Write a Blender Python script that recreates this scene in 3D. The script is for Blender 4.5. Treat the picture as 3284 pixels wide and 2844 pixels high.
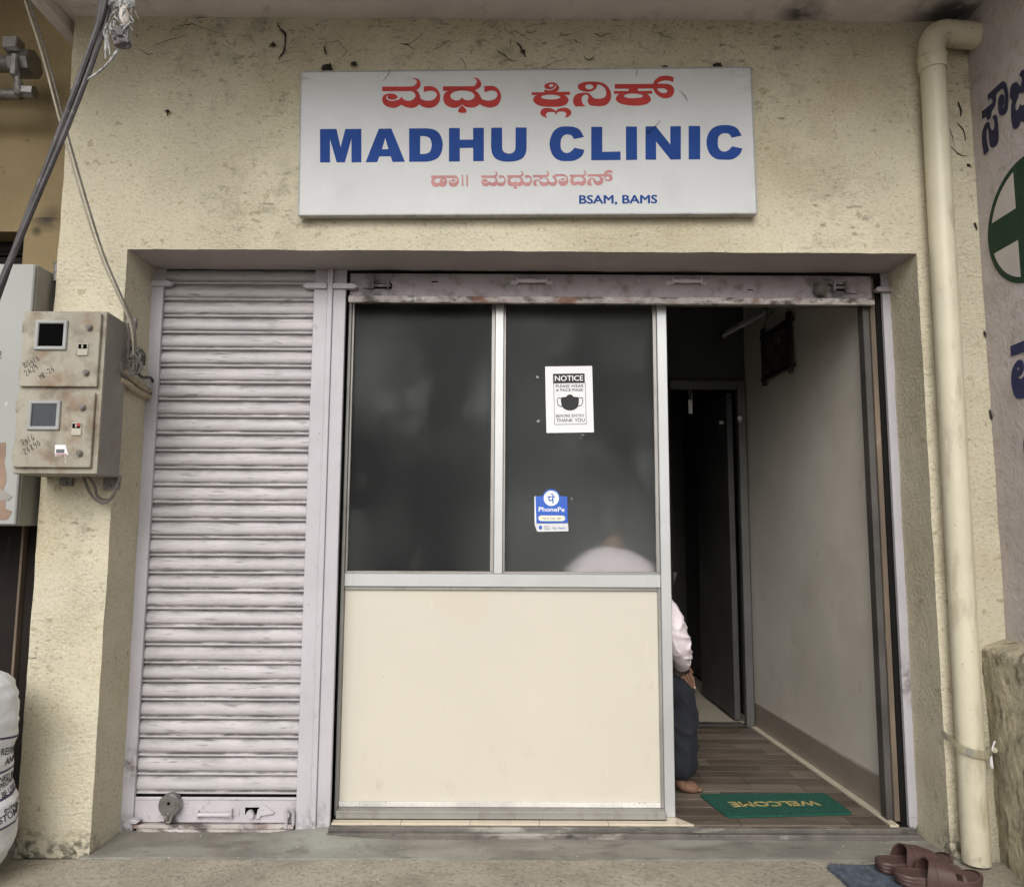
import bpy, bmesh, math, random
from mathutils import Vector, Matrix, noise
random.seed(7)
for o in list(bpy.data.objects): bpy.data.objects.remove(o, do_unlink=True)
SC = bpy.context.scene
COL = SC.collection
# ------------------------------------------------------------------ camera
cam_d = bpy.data.cameras.new('camera'); cam = bpy.data.objects.new('camera', cam_d); COL.objects.link(cam)
cam_d.sensor_fit = 'HORIZONTAL'; cam_d.sensor_width = 36.0; cam_d.lens = 26.86
cam_d.clip_start = 0.05; cam_d.clip_end = 2000
_p, _y, _r = 0.112105, 0.002542, 0.004785
_f = Vector((math.sin(_y)*math.cos(_p), math.cos(_y)*math.cos(_p), math.sin(_p)))
_rt = Vector((math.cos(_y), -math.sin(_y), 0)); _up = _rt.cross(_f)
_r2 = _rt*math.cos(_r)+_up*math.sin(_r); _u2 = _up*math.cos(_r)-_rt*math.sin(_r)
M = Matrix((_r2, _u2, -_f)).transposed().to_4x4(); M.translation = (1.5531, -2.9912, 1.1997)
cam.matrix_world = M
SC.camera = cam
# ------------------------------------------------------------------ sky, sun, exposure
W = bpy.data.worlds.new('World'); SC.world = W; W.use_nodes = True
nt = W.node_tree; nt.nodes.clear()
SUN_EL, SUN_AZ = math.radians(36), math.radians(187)      # azimuth from +Y, clockwise
sky = nt.nodes.new('ShaderNodeTexSky'); sky.sky_type = 'NISHITA'; sky.sun_disc = False
sky.sun_elevation = SUN_EL; sky.sun_rotation = SUN_AZ; sky.dust_density = 4.0; sky.air_density = 1.0
hsv = nt.nodes.new('ShaderNodeHueSaturation'); hsv.inputs['Saturation'].default_value = 0.2
bg = nt.nodes.new('ShaderNodeBackground'); bg.inputs['Strength'].default_value = 0.10
wo = nt.nodes.new('ShaderNodeOutputWorld')
nt.links.new(sky.outputs[0], hsv.inputs['Color']); nt.links.new(hsv.outputs[0], bg.inputs['Color']); nt.links.new(bg.outputs[0], wo.inputs['Surface'])
sun_d = bpy.data.lights.new('sun', 'SUN'); sun = bpy.data.objects.new('sun', sun_d); COL.objects.link(sun)
sun_d.energy = 1.0; sun_d.angle = math.radians(45); sun_d.color = (1.0, 0.985, 0.96)
sd = Vector((math.sin(SUN_AZ)*math.cos(SUN_EL), math.cos(SUN_AZ)*math.cos(SUN_EL), math.sin(SUN_EL)))
sun.rotation_euler = sd.to_track_quat('Z', 'Y').to_euler(); sun.location = sd*30
VS = SC.view_settings; VS.view_transform = 'Standard'; VS.look = 'None'; VS.gamma = 1.0; VS.use_curve_mapping = False
VS.exposure = 0.55
SC.cycles.use_denoising = True
SC.cycles.max_bounces = 10; SC.cycles.diffuse_bounces = 5; SC.cycles.transmission_bounces = 6
# ------------------------------------------------------------------ materials
def N(t, ty, **kw):
    n = t.nodes.new(ty)
    for k, v in kw.items():
        if k in n.inputs: n.inputs[k].default_value = v
        else: setattr(n, k, v)
    return n
def c4(c): return (c[0], c[1], c[2], 1.0)
def noise_out(t, vec, scale, detail=5, stretch=(1,1,1), rough=0.6, seed=0.0):
    mp = N(t, 'ShaderNodeMapping'); mp.inputs['Scale'].default_value = stretch; mp.inputs['Location'].default_value = (seed, seed*1.7, seed*.6)
    t.links.new(vec, mp.inputs['Vector'])
    n = N(t, 'ShaderNodeTexNoise', Scale=scale, Detail=detail, Roughness=rough)
    t.links.new(mp.outputs[0], n.inputs['Vector'])
    return n.outputs['Fac']
def mrange(t, x, lo, hi, a=0.0, b=1.0):
    m = N(t, 'ShaderNodeMapRange'); m.inputs['From Min'].default_value = lo; m.inputs['From Max'].default_value = hi
    m.inputs['To Min'].default_value = a; m.inputs['To Max'].default_value = b
    t.links.new(x, m.inputs['Value']); return m.outputs['Result']
def mth(t, op, a, b):
    m = N(t, 'ShaderNodeMath', operation=op)
    for i, v in enumerate((a, b)):
        if isinstance(v, (int, float)): m.inputs[i].default_value = v
        else: t.links.new(v, m.inputs[i])
    return m.outputs[0]
def mixc(t, fac, a, b):
    m = N(t, 'ShaderNodeMix', data_type='RGBA')
    if isinstance(fac, (int, float)): m.inputs[0].default_value = fac
    else: t.links.new(fac, m.inputs[0])
    for i, v in ((6, a), (7, b)):
        if isinstance(v, tuple): m.inputs[i].default_value = c4(v)
        else: t.links.new(v, m.inputs[i])
    return m.outputs[2]
MATS = {}
def pmat(name, col, rough=0.7, metal=0.0, var=0.12, vscale=5.0, layers=(), bumps=(), spec=0.5, local=False, vstretch=(1,1,1), patchy=False):
    """layers: dicts(col, scale, lo, hi, stretch, at=[(x,y,z,r)], amt); bumps: (scale, strength, dist, stretch)"""
    m = bpy.data.materials.new(name); m.use_nodes = True; t = m.node_tree
    b = t.nodes['Principled BSDF']; b.inputs['Roughness'].default_value = rough; b.inputs['Metallic'].default_value = metal
    b.inputs['Specular IOR Level'].default_value = spec
    if local: vec = N(t, 'ShaderNodeTexCoord').outputs['Object']
    else: vec = N(t, 'ShaderNodeNewGeometry').outputs['Position']
    dark = tuple(max(0, c*(1-var*2)) for c in col); lite = tuple(min(1, c*(1+var)) for c in col)
    c = mixc(t, mrange(t, noise_out(t, vec, vscale, 6, vstretch), .3, .7), dark, lite)
    for i, L in enumerate(layers):
        f = mrange(t, noise_out(t, vec, L.get('scale', 10), L.get('detail', 6), L.get('stretch', (1,1,1)), L.get('rough', .6), 3.1*(i+1)), L.get('lo', .55), L.get('hi', .65))
        if 'at' in L:
            acc = None
            for (x, y, z, r) in L['at']:
                d = N(t, 'ShaderNodeVectorMath', operation='DISTANCE'); t.links.new(vec, d.inputs[0]); d.inputs[1].default_value = (x, y, z)
                g = mrange(t, d.outputs['Value'], r*.2, r, 1.0, 0.0)
                acc = g if acc is None else mth(t, 'MAXIMUM', acc, g)
            f = mth(t, 'MULTIPLY', f, acc)
        if L.get('amt', 1) != 1: f = mth(t, 'MULTIPLY', f, L['amt'])
        c = mixc(t, f, c, L['col'])
    t.links.new(c, b.inputs['Base Color'])
    prev = None
    for i, (sc, st, dist, stretch) in enumerate(bumps):
        bp = N(t, 'ShaderNodeBump', Strength=st, Distance=dist)
        if patchy and i == 0: t.links.new(mrange(t, noise_out(t, vec, 2.6, 4, (1,1,1), .6, 21.0), .38, .62, st*.18, st), bp.inputs['Strength'])
        t.links.new(noise_out(t, vec, sc, 5, stretch, .6, 9.3+i), bp.inputs['Height'])
        if prev is not None: t.links.new(prev, bp.inputs['Normal'])
        prev = bp.outputs[0]
    if prev is not None: t.links.new(prev, b.inputs['Normal'])
    MATS[name] = m
    return m
# ------------------------------------------------------------------ mesh helpers
def crom(pts, n=5, closed=False):
    P = [Vector(p) for p in pts]; out = []
    m = len(P); rng = range(m if closed else m-1)
    for i in rng:
        g = (lambda k: P[k % m]) if closed else (lambda k: P[min(max(k, 0), m-1)])
        p0, p1, p2, p3 = g(i-1), g(i), g(i+1), g(i+2)
        for k in range(n):
            s = k/n
            out.append(0.5*((2*p1)+(p2-p0)*s+(2*p0-5*p1+4*p2-p3)*s*s+(3*p1-p0-3*p2+p3)*s**3))
    if not closed: out.append(P[-1].copy())
    return out
class B:
    def __init__(s): s.bm = bmesh.new()
    def _tag(s, vs, mi):
        if mi:
            for f in {f for v in vs for f in v.link_faces}: f.material_index = mi
    def box(s, x0, x1, y0, y1, z0, z1, bev=0.0, mi=0, rot=None, piv=None, seg=1):
        r = bmesh.ops.create_cube(s.bm, size=1.0); vs = r['verts']
        for v in vs: v.co = Vector(((x0+x1)/2+v.co.x*(x1-x0), (y0+y1)/2+v.co.y*(y1-y0), (z0+z1)/2+v.co.z*(z1-z0)))
        if rot is not None: bmesh.ops.rotate(s.bm, verts=vs, cent=piv or ((x0+x1)/2, (y0+y1)/2, (z0+z1)/2), matrix=rot)
        if bev > 0:
            es = list({e for v in vs for e in v.link_edges})
            r2 = bmesh.ops.bevel(s.bm, geom=es, offset=bev, segments=seg, affect='EDGES', profile=.5)
            vs = [v for v in r2['verts']]
        s._tag(vs, mi); return s
    def cyl(s, p0, p1, r, n=16, r2=None, mi=0, cap=True):
        p0, p1 = Vector(p0), Vector(p1); d = p1-p0; r2 = r if r2 is None else r2
        q = d.to_track_quat('Z', 'Y').to_matrix().to_4x4(); q.translation = (p0+p1)/2
        k = bmesh.ops.create_cone(s.bm, cap_ends=cap, cap_tris=False, segments=n, radius1=r, radius2=r2, depth=d.length, matrix=q)
        s._tag(k['verts'], mi); return s
    def sph(s, c, r, sc=(1,1,1), n=12, mi=0, jit=0.0):
        k = bmesh.ops.create_uvsphere(s.bm, u_segments=n, v_segments=max(6, n*2//3), radius=1.0)
        for v in k['verts']:
            j = 1+jit*noise.noise(v.co*2.3+Vector(c)*17)
            v.co = Vector(c)+Vector((v.co.x*sc[0], v.co.y*sc[1], v.co.z*sc[2]))*r*j
        s._tag(k['verts'], mi); return s
    def tube(s, pts, r, n=8, smooth=4, mi=0, jit=0.0, cap=True):
        P = crom(pts, smooth) if smooth else [Vector(p) for p in pts]
        m = len(P); rs = r if isinstance(r, (list, tuple)) else None
        rings = []; up = Vector((0.13, 0.31, 0.94))
        for i, p in enumerate(P):
            d = (P[min(i+1, m-1)]-P[max(i-1, 0)]).normalized()
            a = d.cross(up)
            if a.length < 1e-4: a = d.cross(Vector((1, 0, 0)))
            a.normalize(); b = d.cross(a).normalized(); up = b.cross(d) if False else up
            if rs:
                f = i/(m-1)*(len(rs)-1); k = min(int(f), len(rs)-2); rr = rs[k]+(rs[k+1]-rs[k])*(f-k)
            else: rr = r
            if jit: rr *= 1+random.uniform(-jit, jit)
            rings.append([s.bm.verts.new(p+(a*math.cos(2*math.pi*k/n)+b*math.sin(2*math.pi*k/n))*rr) for k in range(n)])
        for i in range(m-1):
            for k in range(n):
                f = s.bm.faces.new((rings[i][k], rings[i][(k+1) % n], rings[i+1][(k+1) % n], rings[i+1][k])); f.material_index = mi
        if cap:
            s.bm.faces.new(rings[0][::-1]).material_index = mi; s.bm.faces.new(rings[-1]).material_index = mi
        return s
    def prism(s, poly, fn, d0, d1, mi=0, bev=0.0):
        """poly: 2-D points, fn(a,b,d)->3-D"""
        A = [s.bm.verts.new(fn(a, b, d0)) for a, b in poly]; C = [s.bm.verts.new(fn(a, b, d1)) for a, b in poly]
        n = len(poly); fs = [s.bm.faces.new(A[::-1]), s.bm.faces.new(C)]
        for i in range(n): fs.append(s.bm.faces.new((A[i], A[(i+1) % n], C[(i+1) % n], C[i])))
        for f in fs: f.material_index = mi
        if bev > 0:
            bmesh.ops.bevel(s.bm, geom=list({e for f in fs for e in f.edges}), offset=bev, segments=1, affect='EDGES', profile=.5)
        return s
    def raw(s, vs, fs, mi=0):
        V = [s.bm.verts.new(v) for v in vs]
        for f in fs:
            try: s.bm.faces.new([V[i] for i in f]).material_index = mi
            except ValueError: pass
        return s
ORG = {}
def mesh_from(bm, name, off, sharp=35, recalc=True):
    if recalc: bmesh.ops.recalc_face_normals(bm, faces=bm.faces)
    for v in bm.verts: v.co -= off
    lim = math.radians(sharp)
    for e in bm.edges: e.smooth = len(e.link_faces) == 2 and e.calc_face_angle(0.0) < lim
    for f in bm.faces: f.smooth = True
    me = bpy.data.meshes.new(name); bm.to_mesh(me); bm.free(); return me
def setm(me, m):
    for k in (m if isinstance(m, (list, tuple)) else [m]): me.materials.append(MATS[k])
def tag(o, label=None, cat=None, group=None, kind=None):
    if label: o['label'] = label
    if cat: o['category'] = cat
    if group: o['group'] = group
    if kind: o['kind'] = kind
    return o
def thing(name, loc, label, cat, group=None):
    o = bpy.data.objects.new(name, None); COL.objects.link(o); o.location = loc; o.empty_display_size = .1
    ORG[o] = Vector(loc); return tag(o, label, cat, group)
def part(name, b, mat, parent, label=None, sharp=35, kind=None):
    """mesh part in world coordinates under an unrotated parent"""
    off = ORG[parent]; me = mesh_from(b.bm, name, off, sharp); setm(me, mat)
    o = bpy.data.objects.new(name, me); COL.objects.link(o); o.parent = parent; ORG[o] = off
    if label: o['label'] = label
    if kind: o['kind'] = kind
    return o
def islands(b):
    bm = b.bm; bm.verts.ensure_lookup_table(); seen = set(); out = []
    for v0 in bm.verts:
        if v0 in seen: continue
        st = [v0]; seen.add(v0); comp = []
        while st:
            v = st.pop(); comp.append(v)
            for e in v.link_edges:
                w = e.other_vert(v)
                if w not in seen: seen.add(w); st.append(w)
        ix = {v: i for i, v in enumerate(comp)}; nb_ = B(); V = [nb_.bm.verts.new(v.co) for v in comp]
        for f in {f for v in comp for f in v.link_faces}:
            nb_.bm.faces.new([V[ix[v]] for v in f.verts]).material_index = f.material_index
        out.append(nb_)
    bm.free(); return out
def parts(name, b, mat, parent, **kw):
    for q in islands(b): part(name, q, mat, parent, **kw)
def solo(name, b, mat, label=None, cat=None, group=None, kind=None, loc=(0,0,0), sharp=35):
    me = mesh_from(b.bm, name, Vector(loc), sharp); setm(me, mat)
    o = bpy.data.objects.new(name, me); COL.objects.link(o); o.location = loc; ORG[o] = Vector(loc)
    return tag(o, label, cat, group, kind)
def inst(src, parent, delta):
    """another piece with the same mesh, shifted by delta inside its parent"""
    o = src.copy(); COL.objects.link(o); o.parent = parent; o.location = src.location+Vector(delta); return o
def curve_mesh(cu):
    ob = bpy.data.objects.new('tmp', cu); COL.objects.link(ob)
    dg = bpy.context.evaluated_depsgraph_get(); dg.update(); me = ob.evaluated_get(dg).to_mesh()
    vs = [v.co.copy() for v in me.vertices]; fs = [tuple(p.vertices) for p in me.polygons]
    ob.evaluated_get(dg).to_mesh_clear(); bpy.data.objects.remove(ob); bpy.data.curves.remove(cu)
    return vs, fs
def text_geo(body, size=1.0, bold=0.0, align='LEFT', width=None, extrude=0.0006, space=1.0, shear=0.0):
    cu = bpy.data.curves.new('txt', 'FONT'); cu.body = body; cu.size = size; cu.offset = bold*size; cu.align_x = align
    cu.extrude = extrude; cu.space_character = space; cu.shear = shear; cu.resolution_u = 3
    vs, fs = curve_mesh(cu)
    if width and vs:
        x0 = min(v.x for v in vs); x1 = max(v.x for v in vs); k = width/(x1-x0)
        for v in vs: v.x *= k
    return vs, fs
def outline_geo(strs, extrude=0.0006, n=4):
    cu = bpy.data.curves.new('out', 'CURVE'); cu.dimensions = '2D'; cu.fill_mode = 'BOTH'; cu.extrude = extrude
    for s in strs:
        P = []
        for w in s.split():
            c = w.endswith('c'); a, b = w.rstrip('c').split(','); P.append((float(a), float(b), c))
        m = len(P); pts = []
        for i in range(m):
            p0, p1, p2, p3 = P[i-1], P[i], P[(i+1) % m], P[(i+2) % m]
            if p1[2] and p2[2]: pts.append(p1[:2]); continue
            v0 = Vector(p1[:2])*2-Vector(p2[:2]) if p1[2] else Vector(p0[:2])
            v3 = Vector(p2[:2])*2-Vector(p1[:2]) if p2[2] else Vector(p3[:2])
            a, b = Vector(p1[:2]), Vector(p2[:2])
            for k in range(n):
                t = k/n; q = .5*((2*a)+(b-v0)*t+(2*v0-5*a+4*b-v3)*t*t+(3*a-v0-3*b+v3)*t**3); pts.append((q.x, q.y))
        sp = cu.splines.new('POLY'); sp.points.add(len(pts)-1); sp.use_cyclic_u = True
        for i, p in enumerate(pts): sp.points[i].co = (p[0], p[1], 0, 1)
    return curve_mesh(cu)
def geo_b(vs, fs, fn):
    b = B(); b.raw([fn(v) for v in vs], fs); return b
def skin_geo(nodes, edges, sub=2, root=0):
    """nodes: [(x,y,z,r) or (x,y,z,rx,ry)]"""
    me = bpy.data.meshes.new('sk'); me.from_pydata([n[:3] for n in nodes], edges, []); ob = bpy.data.objects.new('sk', me); COL.objects.link(ob)
    ob.modifiers.new('s', 'SKIN'); sm = ob.modifiers.new('d', 'SUBSURF'); sm.levels = sub; sm.render_levels = sub
    for i, n in enumerate(nodes):
        sv = me.skin_vertices[0].data[i]; sv.radius = (n[3], n[4] if len(n) > 4 else n[3]); sv.use_root = (i == root)
    dg = bpy.context.evaluated_depsgraph_get(); dg.update(); em = ob.evaluated_get(dg).to_mesh()
    vs = [v.co.copy() for v in em.vertices]; fs = [tuple(p.vertices) for p in em.polygons]
    ob.evaluated_get(dg).to_mesh_clear(); bpy.data.objects.remove(ob); bpy.data.meshes.remove(me)
    return vs, fs
# ------------------------------------------------------------------ lettering outlines (metres on the board / wall)
RED=["1.022,2.997c 1.137,2.998 1.155,3.004 1.164,3.015 1.161,3.027 1.151,3.032 1.141,3.034c 1.155,3.035 1.169,3.03 1.178,3.017 1.179,3.004 1.174,2.992 1.162,2.982c 1.171,2.974 1.177,2.961 1.18,2.946c 1.19,2.94 1.209,2.937 1.227,2.939 1.239,2.947 1.246,2.96 1.244,2.971 1.233,2.979 1.217,2.98 1.203,2.978 1.193,2.973c 1.192,2.998c 1.211,3 1.226,2.999 1.242,2.992 1.254,2.978 1.26,2.96 1.259,2.94 1.252,2.924 1.24,2.913 1.222,2.906 1.203,2.907 1.188,2.912 1.175,2.921c 1.166,2.912 1.151,2.906 1.135,2.906 1.117,2.911 1.102,2.919c 1.089,2.91 1.074,2.905 1.056,2.907 1.037,2.915 1.026,2.929 1.024,2.945 1.028,2.957 1.039,2.964 1.057,2.967 1.073,2.965 1.084,2.957 1.085,2.949 1.076,2.942 1.061,2.941 1.05,2.944 1.045,2.95 1.049,2.959c 1.042,2.955 1.04,2.947 1.046,2.94 1.061,2.935 1.079,2.937 1.092,2.942 1.099,2.949 1.102,2.954c 1.107,2.946 1.119,2.938 1.133,2.936 1.147,2.94 1.157,2.95 1.159,2.961 1.153,2.972 1.142,2.978 1.131,2.978c 1.023,2.977c",
"1.271,3c 1.39,3.001 1.402,3.006 1.409,3.017 1.408,3.028 1.4,3.035 1.389,3.037c 1.403,3.038 1.417,3.032 1.426,3.018 1.427,3.005 1.42,2.994 1.402,2.983c 1.414,2.974 1.424,2.959 1.429,2.948c 1.439,2.942 1.458,2.939 1.476,2.942 1.49,2.952 1.494,2.965 1.49,2.976 1.479,2.982 1.464,2.982 1.45,2.978 1.441,2.974c 1.44,3.002c 1.46,3.003 1.479,3.002 1.494,2.993 1.505,2.976 1.509,2.958 1.506,2.939 1.497,2.922 1.483,2.913 1.464,2.909 1.446,2.912 1.432,2.917 1.423,2.924c 1.412,2.915 1.397,2.909 1.381,2.909 1.364,2.912 1.351,2.921c 1.338,2.912 1.323,2.907 1.304,2.909 1.287,2.918 1.276,2.932 1.273,2.949 1.276,2.965 1.284,2.975 1.293,2.98c 1.271,2.98c",
"1.302,2.959 1.307,2.969 1.319,2.977 1.337,2.981 1.356,2.982 1.377,2.979 1.393,2.972 1.401,2.959 1.396,2.948 1.384,2.941 1.369,2.94 1.356,2.945 1.35,2.954c 1.345,2.946 1.332,2.939 1.316,2.941 1.305,2.949",
"1.351,2.918c 1.361,2.907 1.369,2.896 1.365,2.887 1.351,2.885 1.338,2.888 1.334,2.896 1.341,2.908",
"1.634,2.976c 1.686,2.977c 1.686,2.989c 1.702,2.985 1.719,2.987 1.732,2.997 1.735,3.004 1.731,3.011c 1.73,3.001 1.719,2.992 1.705,2.99 1.692,2.993 1.686,3.001 1.69,3.011 1.702,3.017 1.718,3.02 1.734,3.016 1.743,3.006 1.747,2.996 1.743,2.986 1.735,2.978c 1.791,2.98c 1.791,2.966c 1.767,2.966c 1.779,2.957 1.785,2.945 1.783,2.935 1.772,2.923 1.753,2.916 1.73,2.914 1.702,2.914 1.673,2.917 1.652,2.926 1.641,2.939 1.641,2.949 1.647,2.96 1.66,2.965c 1.634,2.964c",
"1.698,2.866c 1.681,2.872 1.67,2.883 1.671,2.895 1.681,2.906 1.698,2.909 1.714,2.907 1.726,2.901 1.732,2.894c 1.74,2.903 1.756,2.909 1.775,2.91 1.791,2.901 1.796,2.889 1.791,2.877 1.78,2.87 1.767,2.868c 1.775,2.876 1.775,2.886 1.767,2.893 1.753,2.894 1.74,2.891 1.732,2.878c 1.729,2.889 1.718,2.892 1.702,2.891 1.694,2.885 1.692,2.877",
"1.901,3.012c 1.917,3.01 1.933,2.997 1.939,2.979 1.936,2.961 1.923,2.952 1.903,2.95 1.887,2.954 1.876,2.966 1.867,2.974 1.852,2.976 1.833,2.974 1.815,2.967 1.806,2.954 1.803,2.939 1.807,2.925 1.814,2.916c 1.854,2.917c 1.844,2.927 1.839,2.942 1.84,2.956 1.849,2.966 1.862,2.966 1.867,2.958 1.863,2.946 1.865,2.932 1.874,2.922 1.89,2.919 1.913,2.918 1.935,2.922 1.95,2.934 1.959,2.953 1.958,2.977 1.95,2.997 1.936,3.013 1.917,3.021 1.891,3.024 1.865,3.024 1.843,3.02 1.827,3.012 1.823,3 1.828,2.99 1.843,2.983 1.862,2.98 1.881,2.983 1.896,2.993 1.901,3.002",
"1.975,3.014c 2.132,3.016c 2.137,3.029 2.149,3.041 2.165,3.05 2.184,3.052 2.203,3.05 2.216,3.046c 2.215,3.024c 2.2,3.03 2.181,3.031 2.161,3.026 2.148,3.017c 2.187,3.017 2.206,3.011 2.217,2.996 2.217,2.979 2.208,2.963 2.192,2.955 2.173,2.955 2.154,2.963 2.141,2.976 2.133,2.992 2.132,2.996c 2.069,2.995c 2.071,2.984c 2.128,2.986c 2.128,2.973c 2.106,2.973c 2.117,2.963 2.122,2.949 2.118,2.939 2.105,2.929 2.083,2.923 2.051,2.921 2.015,2.925 1.991,2.933 1.979,2.945 1.979,2.955 1.985,2.965 1.993,2.972c 1.971,2.972c 1.971,2.984c 2.03,2.984c 2.032,2.994c 1.974,2.994c",
"2.148,2.996c 2.174,2.997 2.188,2.99 2.188,2.98 2.176,2.976 2.164,2.978 2.153,2.987",
"1.723,3.006 1.722,3.002 1.717,3 1.712,2.999 1.707,3.002 1.705,3.006 1.707,3.01 1.712,3.012 1.717,3.012 1.722,3.01",
"1.752,2.956 1.744,2.95 1.724,2.946 1.7,2.946 1.68,2.95 1.673,2.956 1.68,2.962 1.7,2.966 1.724,2.966 1.744,2.962",
"1.887,3.001 1.884,2.995 1.876,2.991 1.865,2.991 1.857,2.995 1.854,3.001 1.857,3.008 1.865,3.012 1.876,3.012 1.884,3.008",
"2.09,2.964 2.082,2.957 2.062,2.954 2.038,2.953 2.018,2.957 2.011,2.963 2.019,2.969 2.038,2.973 2.063,2.973 2.082,2.969"]
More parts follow.
